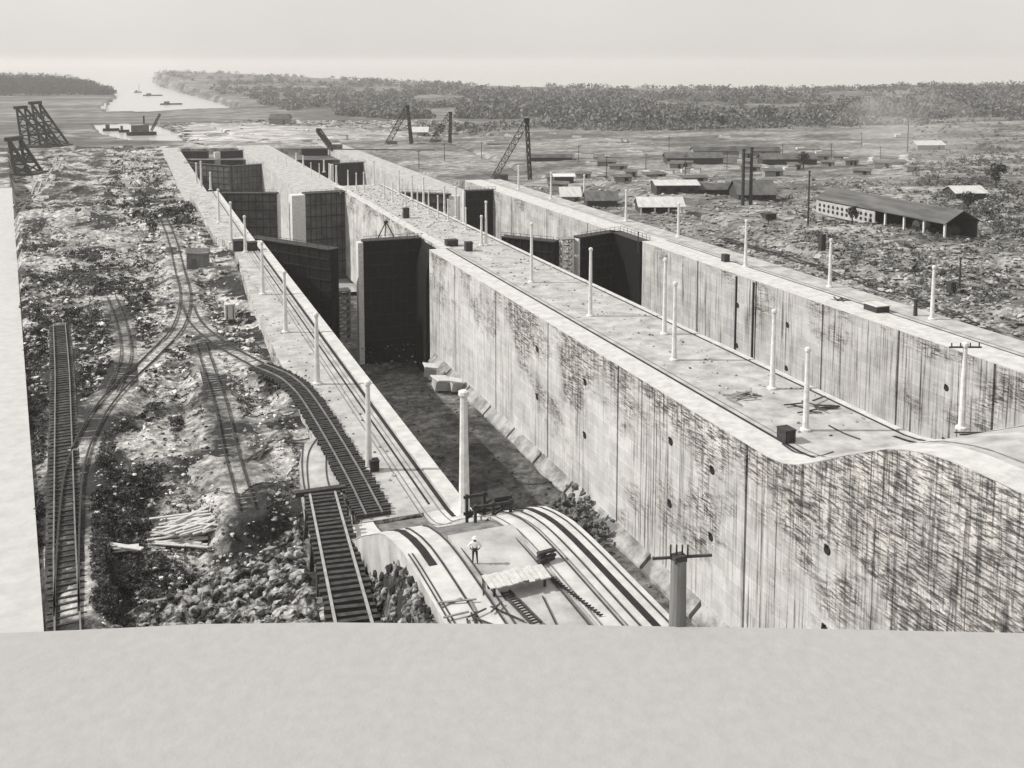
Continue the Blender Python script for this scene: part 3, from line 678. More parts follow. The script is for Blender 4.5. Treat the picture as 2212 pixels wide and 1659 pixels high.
def chunks(name, parts, mat, label=None, cat='rubble'):
    V, Fc, k = [], [], 0
    for x, y, z, sx, sy, sz in parts:
        n = len(x); v = IV[None] * (1 + .55 * (rng.random((n, 12, 1)) - .5)) * np.stack([sx, sy, sz], -1)[:, None, :]
        a = rng.random(n) * 6.28; c, s = np.cos(a)[:, None], np.sin(a)[:, None]
        b = rng.normal(0, .45, n); cb, sb = np.cos(b)[:, None], np.sin(b)[:, None]
        vz = v[..., 2] * cb + v[..., 1] * sb; vy = v[..., 1] * cb - v[..., 2] * sb
        X = v[..., 0] * c - vy * s + x[:, None]; Y = v[..., 0] * s + vy * c + y[:, None]; Z = vz + z[:, None]
        V.append(np.stack([X, Y, Z], -1).reshape(-1, 3)); Fc.append((IF[None] + (np.arange(n) * 12)[:, None, None] + k).reshape(-1, 3)); k += n * 12
    me = bpy.data.meshes.new(name); me.from_pydata(np.vstack(V).tolist(), [], np.vstack(Fc).tolist()); me.materials.append(mat)
    o = bpy.data.objects.new(name, me); SC.collection.objects.link(o); return tag(o, label, cat, kind='stuff')
def tracks_clear(x, y, r=2.0):
    k = np.ones(x.shape, bool)
    for p in list(TRK.values()): k &= segdist(x, y, p) > r
    k &= segdist(x, y, T2p) > 2.2; return k
def rocks(poly, n, s0, s1, z=-1.5, hf=left_h, flat=.7, xmax=17.5, sink=.2):
    x, y = sample_px(poly, n, z); k = x < xmax
    k &= ~((x > 15.9) & (y < 88))
    if hf is left_h: k &= tracks_clear(x, y) & ~inpoly(x, y, slab_left + [(28, 100), (28, 250)])
    x, y = x[k], y[k]; s = s0 + (s1 - s0) * rng.random(len(x)) ** 2.5
    return x, y, hf(x, y) + s * sink, s * (.7 + .8 * rng.random(len(x))), s * (.6 + .5 * rng.random(len(x))), s * flat * (.5 + .7 * rng.random(len(x)))
zA = [(240, 1360), (300, 1280), (430, 1230), (560, 1160), (640, 1120), (700, 1130), (760, 1360), (820, 1450), (150, 1450)]
zN = [(60, 640), (640, 640), (660, 860), (650, 1060), (700, 1200), (760, 1360), (100, 1360)]
zM = [(30, 300), (380, 300), (500, 500), (590, 770), (640, 850), (60, 860)]
chunks('rubble', [rocks(zA, 5200, .05, .62, flat=1.1)], rock_m, 'heap of broken rock at the foot of the timber trestle')
nn = 1500; xr = 13.6 + 2.6 * rng.random(nn); yr = 44 + 42 * rng.random(nn); sr = .06 + .4 * rng.random(nn) ** 2
chunks('rubble', [(xr, yr, left_h(xr, yr) + sr * .2, sr, sr, sr)], rock_m, 'broken rock packed between the trestle and the return incline')
chunks('debris', [rocks(zN, 7500, .04, .30, flat=.6), rocks(zM, 9500, .08, .6, flat=.6), rocks([(330, 280), (520, 500), (500, 580), (300, 560), (240, 330)], 1400, .25, 1.2, flat=.6, z=-3)], simple('pale_debris', .03, .70, .8, c=(.45, .60)), 'pale broken stone and debris strewn over the left bank')
def leaves(name, blobs, mat, per=14, size=.5, label=None, cat='scrub', kind='stuff', parent=None):
    "blobs: x,y,z,rx,rz arrays - each a clump of small leaf faces"
    x, y, z, rx, rz = blobs; n = len(x); d = rng.normal(size=(n, per, 3)); d /= np.linalg.norm(d, axis=-1, keepdims=True)
    rr = (.45 + .6 * rng.random((n, per, 1))); c = d * rr * np.stack([rx, rx, rz], -1)[:, None, :] + np.stack([x, y, z], -1)[:, None, :]
    a = rng.normal(size=(n, per, 3)); a /= np.linalg.norm(a, axis=-1, keepdims=True); b = np.cross(a, rng.normal(size=(n, per, 3))); b /= np.linalg.norm(b, axis=-1, keepdims=True)
    s = (size * rx)[:, None, None] * (.5 + .8 * rng.random((n, per, 1)))
    q = np.stack([c - a * s, c + b * s * .8, c + a * s, c - b * s * .6], 2).reshape(-1, 3)
    f = np.arange(len(q)).reshape(-1, 4); me = bpy.data.meshes.new(name)
    if parent: q = q - np.array(parent.location)
    me.from_pydata(q.tolist(), [], f.tolist()); me.materials.append(mat); o = bpy.data.objects.new(name, me); SC.collection.objects.link(o)
    if parent: o.parent = parent; return o
    return tag(o, label, cat, kind=kind)
def scrub(poly, n, s0, s1, hf=left_h, z=-1.5, xlim=(-900, 17)):
    x, y = sample_px(poly, n, z); k = (x > xlim[0]) & (x < xlim[1])
    if hf is left_h: k &= tracks_clear(x, y, 1.9) & (roadx(y) < x) & ~inpoly(x, y, slab_left + [(28, 100), (28, 250)])
    x, y = x[k], y[k]; s = s0 + (s1 - s0) * rng.random(len(x)) ** 2; k = fbm(x / 9, y / 12, 3) > -.06; x, y, s = x[k], y[k], s[k]
    return x, y, hf(x, y) + s * .35, s, s * .7
def cat_b(*a): return tuple(np.concatenate([t[i] for t in a]) for i in range(5))
leaves('scrub', cat_b(scrub([(60, 700), (125, 700), (125, 1360), (90, 1360)], 1500, .12, .5), scrub([(170, 1000), (330, 860), (400, 900), (330, 1100), (260, 1340), (180, 1340)], 4200, .12, .45), scrub([(60, 640), (110, 640), (140, 1360), (95, 1364)], 1500, .1, .45), scrub([(250, 1120), (420, 1200), (400, 1340), (230, 1350)], 2200, .1, .35),
    scrub(zA, 1800, .06, .3), scrub([(40, 470), (330, 560), (330, 760), (200, 860), (100, 900), (50, 900)], 4200, .18, .75), scrub([(310, 740), (640, 800), (650, 900), (420, 900), (300, 860)], 1800, .12, .42),
    scrub([(380, 1000), (640, 900), (650, 1120), (420, 1240), (300, 1260)], 2200, .08, .3), scrub([(250, 300), (420, 330), (470, 480), (330, 520), (200, 420)], 1300, .5, 1.9, z=-3)), leaf_m, 18, .34, 'low dark scrub covering parts of the left bank')
# right yard
zR = [(1080, 420), (1250, 360), (2450, 400), (2450, 790), (2165, 720), (1900, 660), (1600, 560), (1400, 500), (1250, 470)]
zR2 = [(1400, 500), (1700, 480), (2160, 560), (2165, 740), (1900, 660), (1600, 560)]
def yard(poly, n, a, b, flat=.35): return rocks(poly, n, a, b, -1.2, right_h, flat, 2000)
chunks('yard_debris', [yard(zR, 9000, .10, 1.0), yard(zR2, 6000, .08, .6)], simple('yard_debris_stone', .04, .42, .5, c=(.42, .60)), 'low light and dark debris covering the yard beyond the right wall')
leaves('yard_scrub', cat_b(scrub([(1650, 400), (2200, 380), (2180, 700), (1800, 600)], 2600, .3, 1.1, right_h, -1.2, (118, 900)), scrub([(1950, 250), (2500, 220), (2500, 700), (1980, 420)], 5200, .4, 1.7, right_h, -3, (118, 900))), simple('yard_foliage', .03, .17, .3, c=(.4, .6), b=0), 18, .32, 'dark scrub scattered over the yard and slope at the right')
def fard(poly, n, a, b, z=-12):
    x, y = sample_px(poly, n, z); k = y > 655; x, y = x[k], y[k]; zz = far_h(x, y); k = zz > -22; x, y, zz = x[k], y[k], zz[k]; s = a + (b - a) * rng.random(len(x)) ** 3
    return x, y, zz, s * 1.3, s, s * .45
chunks('yard_debris', [fard([(1000, 300), (1950, 290), (1950, 400), (1150, 400)], 3600, .5, 3.2), fard([(480, 250), (1000, 250), (1000, 345), (520, 315)], 2600, .5, 3.0), fard([(330, 262), (480, 262), (560, 320), (420, 318)], 700, .5, 3)], simple('far_debris', .05, .48, .08, c=(.42, .58)), 'scattered light and dark spoil over the far yard')
# far woods
def canopy(poly, n, s0, s1, z=-18):
    x, y = sample_px(poly, n, z); zz = far_h(x, y); k = (zz > SEA + 1) & (y > 640); x, y, zz = x[k], y[k], zz[k]
    k = fbm(x / 120, y / 160, 3) > -.03; x, y, zz = x[k], y[k], zz[k]; s = s0 + (s1 - s0) * rng.random(len(x)); return x, y, zz + s * .4, s, s * .8
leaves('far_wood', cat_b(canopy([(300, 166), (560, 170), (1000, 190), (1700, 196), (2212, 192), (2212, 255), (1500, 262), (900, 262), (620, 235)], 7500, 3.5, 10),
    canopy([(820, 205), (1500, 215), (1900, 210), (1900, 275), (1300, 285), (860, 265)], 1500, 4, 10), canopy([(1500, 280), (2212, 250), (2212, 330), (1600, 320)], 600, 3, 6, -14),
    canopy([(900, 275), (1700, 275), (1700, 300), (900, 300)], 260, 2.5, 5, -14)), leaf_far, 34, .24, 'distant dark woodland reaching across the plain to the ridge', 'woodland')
# wooded point on the left
x, y = sample_px([(-120, 186), (8, 186), (150, 188), (225, 196), (245, 201), (240, 206), (-120, 208)], 1500, SEA + 4)
hh = np.interp(np.array([proj(a, b, SEA)[0] for a, b in zip(x, y)]), [-100, 8, 120, 200, 245], [46, 44, 40, 27, 12]) * (.45 + .55 * rng.random(len(x)))
leaves('wooded_point', (x, y, SEA + 3 + hh * .55, 7 + 4 * rng.random(len(x)), hh * .5), simple('point_foliage', .03, .08, .03, b=0), 50, .22, 'dense dark wooded headland standing over the water at the upper left', 'woodland')
o = MB().prism(P2([(-160, 200), (8, 203), (150, 203), (232, 205), (228, 236), (120, 250), (-160, 256)], SEA + 3), SEA - 3, SEA + 3.2)
o = o.build('pale_spit', simple('pale_field', .30, .45, .02, c=(.35, .6))); tag(o, kind='structure')

#@@THINGS
# ------------------------------------------------------------------ buildings
def gable_shed(cx, cy, z, L, W, he, hr, rot, label, wall, roof, cat='shed', name='shed', open_front=False, posts=0, over=.6, windows=0, door=True, arches=0, group=None):
    "gabled shed, ridge along its local x"
    root = empty(name, (cx, cy, z), label, cat, group); C_, S_ = math.cos(rot), math.sin(rot)
    T = lambda x, y, zz: (cx + x * C_ - y * S_, cy + x * S_ + y * C_, z + zz)
    def bx(mb, x, y, zz, dx, dy, dz): return mb.box(T(x, y, zz), (dx, dy, dz), rot)
    walls = MB(); bx(walls, 0, W / 2 - .1, he / 2, L, .2, he)
    if not open_front: bx(walls, 0, -W / 2 + .1, he / 2, L, .2, he); bx(walls, L / 2 - .1, 0, he / 2, .2, W - .4, he)
    bx(walls, -L / 2 + .1, 0, he / 2, .2, W - .4, he)
    for sx in ((-1, 1) if not open_front else (-1,)):
        x = sx * (L / 2 - .1); a = [T(x - .1, -W / 2, he), T(x - .1, W / 2, he), T(x - .1, 0, hr), T(x + .1, -W / 2, he), T(x + .1, W / 2, he), T(x + .1, 0, hr)]
        walls.add(a, [(0, 1, 2), (5, 4, 3), (0, 3, 4, 1), (1, 4, 5, 2), (2, 5, 3, 0)])
    walls.build('wall', wall, root)
    r = MB(); dz = (hr - he) / (W / 2) * over
    for sg in (-1, 1):
        q = []
        for x in (-L / 2 - over, L / 2 + over):
            q += [T(x, sg * (W / 2 + over), he - dz + .1), T(x, 0, hr + .1), T(x, 0, hr + .28), T(x, sg * (W / 2 + over), he - dz + .28)]
        r.add(q, [(0, 1, 2, 3), (7, 6, 5, 4), (0, 4, 5, 1), (3, 2, 6, 7), (0, 3, 7, 4), (1, 5, 6, 2)])
    r.build('roof', roof, root)
    for i in range(windows):
        x = -L / 2 + L * (i + .5) / windows; m_ = MB(); bx(m_, x, -W / 2 - .05, he * .55, L / windows * .45, .1, he * .35); m_.build('window', dark_slot, root)
    if door: m_ = MB(); bx(m_, L * .3, -W / 2 - .03, he * .4, min(1.4, L * .2), .12, he * .8); m_.build('door', wood_dark, root)
    for i in range(posts):
        x = -L / 2 + .3 + (L - .6) * i / max(1, posts - 1); m_ = MB(); bx(m_, x, -W / 2 + .2, he / 2, .45, .45, he); m_.build('post', post_m, root)
    return root
AX = math.pi / 2
# the long shed: ridge parallel to the locks
x0, y0, _ = at(1992, 505, -1.3); x1, y1, _ = at(1778, 468, -1.3)
Ls = abs(y1 - y0) + 16; zc = -1.3; W_ = 10
xa = (x0 + x1) / 2 + W_ / 2; ya = (y0 + y1) / 2 - 2
# the open long side faces the locks (local -y must face -x): rotate by -90
ls = gable_shed(xa, ya, zc, Ls, W_, 4.3, 6.9, -AX, 'long open-sided shed with a big dark roof and white posts', wood_dark, roof_dark, open_front=True, posts=8, door=False)
m_ = MB(); yw = ya + Ls / 2 - 12
m_.box((xa - W_ / 2 - .1, yw, zc + 1.9), (.3, 24, 3.8)); m_.build('arched_panel', simple('whitewashed_wall', .30, .48, .7), ls)
for i in range(12):
    for r_ in (0, 1):
        m_ = MB(); m_.lathe([(.55, 0), (.5, .05)], (0, 0, 0), 10); yy = yw - 10.5 + 1.9 * i
        m_ = MB().tube((xa - W_ / 2 - .3, yy, zc + 1.25 + 1.35 * r_), (xa - W_ / 2 - .26, yy, zc + 1.25 + 1.35 * r_), .5, .5, 10); m_.build('arch_opening', dark_slot, ls)
for i in range(3):
    yy = ya - Ls / 2 + 5 + i * 10; MB().tube((xa, yy, zc + 1.3), (xa + 3.5, yy, zc + 1.3), 1.3, 1.3, 12).build('boiler', roof_pale if i == 1 else steel_grey, ls)
PY = lambda a, b, z: at(a, b, z)
for (px, py, wpx, dep_, he, hr, wall, roof, lab, kw) in [
    (1428, 476, 96, 9, 2.2, 4.2, wood_dark, roof_pale, 'low shed with a bright white roof and shadowed open front in the yard', dict(posts=4, open_front=True, door=False)),
    (1462, 434, 92, 11, 3.0, 4.0, wood_dark, roof_pale, 'white roofed shed with a dark end wall behind the low white-roofed one', dict(windows=3)),
    (1300, 462, 66, 9, 2.2, 4.1, wood_dark, roof_dark, 'small dark peaked shed nearest the right wall', dict()),
    (1232, 448, 40, 8, 2.0, 4.2, wood, roof_pale, 'small pale peaked hut at the left end of the yard sheds', dict()),
    (1634, 446, 82, 12, 2.0, 5.6, wood_dark, roof_dark, 'dark steep-roofed shed beneath the two tall chimneys', dict(windows=2)),
    (1545, 432, 110, 9, 2.0, 3.4, wood_dark, steel_grey, 'grey low shed joined onto the steep dark-roofed shed', dict()),
    (1500, 360, 124, 9, 3.0, 5.2, wood_dark, roof_dark, 'long low dark roof in the middle of the far yard', dict()),
    (1705, 362, 120, 9, 3.0, 5.2, wood_dark, roof_dark, 'long low dark roof right of its twin in the far yard', dict()),
    (1592, 342, 190, 9, 2.6, 4.4, wood, steel_grey, 'longest low dark shed roof along the back of the yard', dict()),
    (2096, 442, 66, 9, 2.2, 3.8, wood_dark, roof_pale, 'white roofed hut on the slope behind the long open shed', dict()),
    (1218, 396, 42, 6, 2.8, 3.4, wood_dark, post_m, 'small white-topped hut behind the right wall posts', dict()),
    (1190, 352, 90, 8, 1.8, 3, wood_dark, steel_grey, 'low grey store in the far yard beside the boom crane', dict()),
    (2010, 330, 60, 10, 3, 5, wood, roof_pale, 'lone pale hut high on the right slope', dict()),
    (905, 298, 36, 14, 4, 7, wood, roof_pale, 'pale roofed house among the far derricks', dict()),
    (600, 262, 40, 20, 5, 9, wood, steel_grey, 'low grey warehouse on the far shore', dict())]:
    x, y, _ = at(px, py, -3 if py > 380 else -10); z = hz(x, y) if y < 655 else float(far_h(np.array([x]), np.array([y]))[0])
    L = wpx * mpp(x, y); gable_shed(x + dep_ / 2 * _s, y + dep_ / 2 * _c, z - .3, L, dep_, he, hr, -PSI * .9, lab, wall, roof, name='hut' if 'hut' in lab else 'shed', cat='hut' if 'hut' in lab else 'shed', **kw)
# small grey hut on the left bank
x, y, z = at(430, 584, -1.2)
h = empty('hut', (x, y, z), 'small grey box hut standing alone on the left bank', 'hut')
hut_m = simple('grey_boards', .10, .22, .8, stretch=(4, 4, .5))
MB().box((x, y + 2, z + 1.75), (4.3, 4.0, 3.5), -.12).build('wall', hut_m, h)
MB().box((x, y + 2, z + 3.62), (4.8, 4.5, .16), -.12, (.10, .10)).build('roof', roof_dark, h)
MB().box((x - 1.0, y - .1, z + 1.2), (1.0, .12, 2.2), -.12).build('door', roof_dark, h)
proto = None
for i in range(46):
    px, py = random.uniform(1000, 1960), random.uniform(302, 400)
    if i > 32: px, py = random.uniform(560, 1000), random.uniform(255, 318)
    x, y, _ = at(px, py, -11); z = hz(x, y) if y < 655 else float(far_h(np.array([x]), np.array([y]))[0])
    if i == 0:
        proto = empty('timber_stack', (x, y, z), 'low stack of building material lying in the far yard', 'timber stack', 'stacks of material in the far yard')
        MB().box((x, y, z + .7), (7, 2.4, 1.4)).build('stack', roof_pale, proto); MB().box((x + 1, y + .3, z + 1.65), (4.5, 2, .5)).build('top_layer', wood, proto); MB().box((x, y, z + .02), (7.4, 2.8, .25)).build('bearer', wood_dark, proto); c = proto
    else: c = copy_tree(proto)
    c.location = (x, y, z - .1); c.rotation_euler.z = random.uniform(-.5, .3) - PSI; s_ = random.uniform(.6, 2.0); c.scale = (s_, random.uniform(.8, 1.6), random.uniform(.7, 1.6))
for i in range(14):
    px, py = [(1310, 398), (1395, 372), (1480, 396), (1570, 372), (1690, 352), (1795, 352), (1900, 380), (1250, 352), (1040, 342), (960, 350), (905, 368), (1110, 322), (1445, 330), (1860, 322)][i]
    x, y, _ = at(px, py, -9); z = hz(x, y) if y < 655 else float(far_h(np.array([x]), np.array([y]))[0])
    if i == 0:
        pp = empty('power_pole', (x, y, z), 'thin dark pole with a crossarm in the far yard', 'pole', 'thin poles in the far yard')
        MB().tube((x, y, z - .5), (x, y, z + 9), .2, .14, 6).build('shaft', rust_m, pp); MB().box((x, y, z + 8.2), (2.2, .16, .16)).build('crossarm', rust_m, pp); c = pp
    else: c = copy_tree(pp)
    c.location = (x, y, z)
for i in range(30):
    px, py = [(random.uniform(1200, 1500), random.uniform(345, 440)), (random.uniform(1440, 1780), random.uniform(318, 440)), (random.uniform(1750, 2000), random.uniform(330, 410))][i % 3]
    x, y, _ = at(px, py, -6); z = hz(x, y) if y < 655 else float(far_h(np.array([x]), np.array([y]))[0])
    if i == 0:
        lh = empty('hut', (x, y, z), 'little dark lean-to hut among the yard clutter', 'hut', 'little lean-to huts in the yard')
        MB().box((x, y, z + 1.1), (5, 3, 2.2)).build('wall', wood, lh); MB().box((x, y, z + 2.35), (5.8, 3.8, .15), 0, (.16, 0)).build('roof', roof_dark, lh); MB().box((x + 1, y - 1.55, z + .9), (1, .1, 1.8)).build('door', dark_slot, lh); c = lh
    else: c = copy_tree(lh)
    c.location = (x, y, z - .1); c.rotation_euler.z = random.uniform(-.5, .3) - PSI; s_ = random.uniform(.7, 1.9); c.scale = (s_, random.uniform(.8, 1.5), random.uniform(.8, 1.3))
# chimneys and dark poles
for px, py, t, r_, lab in [(1604, 448, 325, .55, 'left one of two tall dark chimneys over the steep-roofed shed'), (1621, 448, 322, .55, 'right one of two tall dark chimneys over the steep-roofed shed'),
                       (1745, 492, 372, .28, 'dark telegraph pole between the chimneys and the long shed'), (2072, 628, 560, .2, 'short dark pole in the scrub at the far right'), (1960, 330, 262, .4, 'thin mast on the right slope'),
                       (1378, 560, 512, .16, 'thin dark stake at the right wall edge'), (1976, 708, 672, .35, 'short dark bollard below the big right lamp post')]:
    x, y, _ = at(px, py, -2 if py > 400 else -9); z = hz(x, y) if py < 600 or px > 2050 else 0; hgt = (py - t) * mpp(x, y)
    r = empty('chimney' if 'chimney' in lab else 'pole', (x, y, z), lab, 'chimney' if 'chimney' in lab else 'pole')
    MB().lathe([(r_, 0), (r_ * .7, hgt)], (x, y, z), 10).build('shaft', rust_m, r)
    MB().lathe([(r_ * 1.1, hgt - .3), (r_ * 1.1, hgt + .1)], (x, y, z), 10).build('cap', rust_m, r)

# ------------------------------------------------------------------ derricks, towers, cranes
def lattice(mb, a, b, wd, n, t):
    a, b = Vector(a), Vector(b); d = (b - a).normalized(); up = Vector((0, 0, 1)) if abs(d.z) < .9 else Vector((0, 1, 0)); x = d.cross(up).normalized(); y = x.cross(d)
    cs = [(i * x + j * y) * wd / 2 for i, j in ((-1, -1), (1, -1), (1, 1), (-1, 1))]
    for c in cs: mb.bar(a + c, b + c, t)
    for k in range(n):
        p, q = a + (b - a) * (k / n), a + (b - a) * ((k + 1) / n)
        for i in range(4): mb.bar(p + cs[i], q + cs[(i + 1) % 4], t * .7)
        for i in range(4): mb.bar(q + cs[i], q + cs[(i + 1) % 4], t * .7)
    return mb
def cable_tower(px, py, tx, ty, foot, label, z=-4):
    "timber A tower: vertical face frame and a raking back leg, twin frames"
    x, y, _ = at(px, py, z); m = mpp(x, y); hgt = (py - ty) * m; r = empty('timber_tower', (x, y, z), label, 'tower', 'timber cableway towers')
    lean = (tx - px) * m; ft = foot * m; u = Vector((_c, -_s, 0)); v = Vector((_s, _c, 0)); b = Vector((x, y, z))
    for k in (0, 1):
        o = b + v * (k * 9); top = o + u * lean + Vector((0, 0, hgt)); fr = MB(); fr.bar(o, top, 1.1); fr.bar(o + u * ft, top, 1.0)
        for q in (.0, .3, .55, .78):
            p1 = o + (top - o) * q; p2 = o + u * ft + (top - o - u * ft) * q; fr.bar(p1, p2, .7)
            if q < .78: nx = q + .25; fr.bar(p1, o + u * ft + (top - o - u * ft) * nx, .5); fr.bar(p2, o + (top - o) * nx, .5)
        fr.build('frame', wood_dark, r)
    tp = MB(); tp.box(tuple(b + u * lean + v * 4.5 + Vector((0, 0, hgt))), (2.4, 11, 1.6), -PSI); tp.build('head_beam', wood_dark, r)
    br = MB()
    for q in (0, .4, .7): 
        p1 = b + (u * lean + Vector((0, 0, hgt))) * q; br.bar(p1, p1 + v * 9, .5); p2 = b + u * ft * (1 - q) + (u * lean + Vector((0, 0, hgt))) * q; br.bar(p2, p2 + v * 9, .5)
    br.build('brace', wood_dark, r); bs_ = MB(); bs_.box(tuple(b + u * ft / 2 + v * 4.5 + Vector((0, 0, .3))), (ft + 3, 12, .7), -PSI); bs_.build('base', wood_dark, r); return r
cable_tower(88, 316, 72, 222, 46, 'tall dark timber tower at the upper left, taller of the pair on the bank')
cable_tower(48, 318, 40, 232, 62, 'dark timber tower just left of the tallest one on the bank')
cable_tower(34, 378, 22, 300, 36, 'nearest dark timber tower, cut by the left picture edge', -3)
def boom_crane(bx_, by_, tx, ty, lx, label, z=-8):
    x, y, _ = at(bx_, by_, z); m = mpp(x, y); u = Vector((_c, -_s, 0)); v = Vector((_s, _c, 0)); b = Vector((x, y, z)); top = b + u * (tx - bx_) * m + Vector((0, 0, (by_ - ty) * m))
    r = empty('boom_crane', tuple(b), label, 'crane', 'construction cranes')
    lattice(MB(), b + Vector((0, 0, 1)), top, 2.0 * (m / .16) ** .6, 10, .19 * (m / .16) ** .7).build('boom', girder_m, r)
    mb = MB(); foot = b + u * (lx - bx_) * m
    for s_ in (-1, 1): lattice(mb, foot + v * s_ * 4, top - Vector((0, 0, 1)), 1.2, 8, .18 * (m / .16) ** .7)
    for q in (.3, .6): mb.bar((foot + v * 4) * (1 - q) + top * q, (foot - v * 4) * (1 - q) + top * q, .35)
    mb.build('mast', girder_m, r)
    MB().box(tuple(b + u * 3 + Vector((0, 0, 1.6))), (6, 4.5, 3.2), -PSI).build('engine_house', roof_dark, r)
    MB().box(tuple(top), (2.2, 1.6, 1.8), -PSI).build('head', girder_m, r)
    c = MB(); c.bar(top, top - Vector((0, 0, (by_ - ty) * m * .55)), .12); c.build('cable', girder_m, r)
boom_crane(1066, 392, 1139, 258, 1146, 'big leaning boom crane standing above the right chamber gates')
boom_crane(836, 316, 882, 230, 890, 'dark derrick in the distance, left of the two far ones', -10)
boom_crane(932, 312, 974, 244, 972, 'dark derrick in the distance, right of the two far ones', -10)
boom_crane(716, 324, 688, 280, 722, 'small crane with its boom raised to the left, beyond the far gates', -9)
# cableway line over the far gates
o = MB().bar(at(690, 322, -8), at(940, 324, -8), .5).build('pipe_line', rust_m); tag(o, 'long thin dark pipe running level across the far side of the locks', 'pipe')

# ------------------------------------------------------------------ dredger and small craft
SEA_ = SEA; SEA = -15.0; x, y, _ = at(306, 292, SEA); r = empty('dredger', (x, y, SEA), 'dark dredger moored in the white basin at the upper left', 'dredger')
MB().prism([(x - 11, y), (x - 9, y - 4), (x + 9, y - 4), (x + 11, y), (x + 9, y + 4), (x - 9, y + 4)], SEA - 1, SEA + 2.5).build('hull', steel, r)
MB().box((x - 1, y, SEA + 5.2), (13, 6, 5)).build('deck_house', steel_grey, r); MB().box((x - 1, y, SEA + 8.8), (14.5, 7.4, .5)).build('roof', roof_dark, r)
MB().lathe([(.7, 8.5), (.6, 15)], (x + 2, y, SEA), 10).build('funnel', steel, r)
lattice(MB(), (x + 7, y, SEA + 3), (x + 14, y + 2, SEA + 16), 1.3, 9, .3).build('ladder_frame', steel, r)
SEA = SEA_
for px, py, L, lab in [(330, 207, 40, 'long low dark barge out on the pale water'), (298, 200, 16, 'small boat with a mast on the pale water'), (370, 226, 46, 'dark barge lying against the far spit'), (240, 283, 34, 'thin dark barge floating across the white basin'), (268, 286, 22, 'second thin barge in the white basin, beside the dredger')]:
    SEA = -15.0 if 'basin' in lab else SEA_
    x, y, _ = at(px, py, SEA); L = L * mpp(x, y) / 2; r = empty('barge', (x, y, SEA), lab, 'boat')
    w_ = L * .18
    MB().prism([(x - L, y), (x - L * .9, y - w_), (x + L * .8, y - w_), (x + L, y), (x + L * .8, y + w_), (x - L * .9, y + w_)], SEA - 1, SEA + 2.2).build('hull', steel, r)
    MB().box((x - L * .4, y, SEA + 3.8), (L * .5, w_ * 1.4, 3.2)).build('cabin', steel_grey, r)
    if 'mast' in lab: MB().lathe([(.5, 2), (.35, 20)], (x + L * .3, y, SEA), 6).build('mast', steel, r)

SEA = SEA_
# ------------------------------------------------------------------ people
def person(px, py, z, hgt, label, skin_c=cloth_d, pose='arms', turn=0.0):
    x, y, _ = at(px, py, z); k = hgt / 1.75
    me = bpy.data.meshes.new('person'); bm = bmesh.new(); sk = []
    J = dict(p=(0, 0, .95, .15), s=(0, 0, 1.12, .14), c=(0, 0, 1.32, .17), n=(0, 0, 1.48, .06), h1=(0, .01, 1.58, .085), h2=(0, .01, 1.68, .095), h3=(0, 0, 1.75, .06),
             sl=(-.19, 0, 1.40, .075), el=(-.43, .04, 1.15, .05), wl=(-.24, -.06, 1.0, .038), hl=(-.18, -.10, .97, .04), sr=(.19, 0, 1.40, .075), er=(.43, .04, 1.15, .05), wr=(.24, -.06, 1.0, .038), hr_=(.18, -.10, .97, .04),
             tl=(-.10, 0, .88, .10), kl=(-.12, -.02, .50, .07), al=(-.14, .02, .09, .045), fl=(-.15, -.14, .04, .04), tr=(.10, 0, .88, .10), kr=(.13, -.02, .50, .07), ar=(.16, .02, .09, .045), fr=(.18, -.14, .04, .04))
    vs = {a: bm.verts.new((q[0] * k, q[1] * k, q[2] * k)) for a, q in J.items()}
    for a, b in 'p-s s-c c-n n-h1 h1-h2 h2-h3 c-sl sl-el el-wl wl-hl c-sr sr-er er-wr wr-hr_ p-tl tl-kl kl-al al-fl p-tr tr-kr kr-ar ar-fr'.replace('-', ',').split() and [t.split(',') for t in 'p-s s-c c-n n-h1 h1-h2 h2-h3 c-sl sl-el el-wl wl-hl c-sr sr-er er-wr wr-hr_ p-tl tl-kl kl-al al-fl p-tr tr-kr kr-ar ar-fr'.replace('-', ',').split()]:
        bm.edges.new((vs[a], vs[b]))
    bm.to_mesh(me); bm.free()
    o = bpy.data.objects.new('person', me); SC.collection.objects.link(o)
    o.modifiers.new('skin', 'SKIN'); me.skin_vertices  # created with the modifier
    sv = me.skin_vertices[0].data
    for i, q in enumerate(J.values()): sv[i].radius = (q[3] * k * (1.25 if q[3] > .13 else 1), q[3] * k); sv[i].use_root = (i == 0)
    s2 = o.modifiers.new('sub', 'SUBSURF'); s2.levels = 2; s2.render_levels = 2
    me.materials.append(skin_c); o.location = (x, y, z); o.rotation_euler = (0, 0, turn)
    tag(o, label, 'person')
    def ch(name, mb, mat):
        c = mb.build(name, mat); c.parent = o; return c
    for sx, hx in (('l', (-.17, -.10, .97)), ('r', (.17, -.10, .97))):
        hm = MB(); hx = Vector(hx) * k
        for i in range(4): hm.bar(hx + Vector((-.03 + .02 * i, -.03, .01)), hx + Vector((-.03 + .02 * i, -.10 - .01 * (i % 3), -.02)), .017, .017, .7)
        hm.bar(hx + Vector((.04, 0, 0)), hx + Vector((.07, -.05, .02)), .02, .02, .7); ch('fingers', hm, skin_m)
    f = MB()
    for q, r_ in (((-.035, -.085, 1.68), .012), ((.035, -.085, 1.68), .012)): f.tube(Vector(q) * k, Vector((q[0], q[1] - .01, q[2])) * k, r_, r_, 6)
    f.bar(Vector((-.03, -.088, 1.61)) * k, Vector((.03, -.088, 1.61)) * k, .01); f.bar(Vector((0, -.09, 1.67)) * k, Vector((0, -.105, 1.64)) * k, .02); ch('face', f, skin_m)
    return o, (x, y, z), k
p_, (x, y, z), k = person(1026, 1217, ZU, 1.74, 'person in white shirt and dark trousers, hands on hips, on the concrete', turn=-PSI)
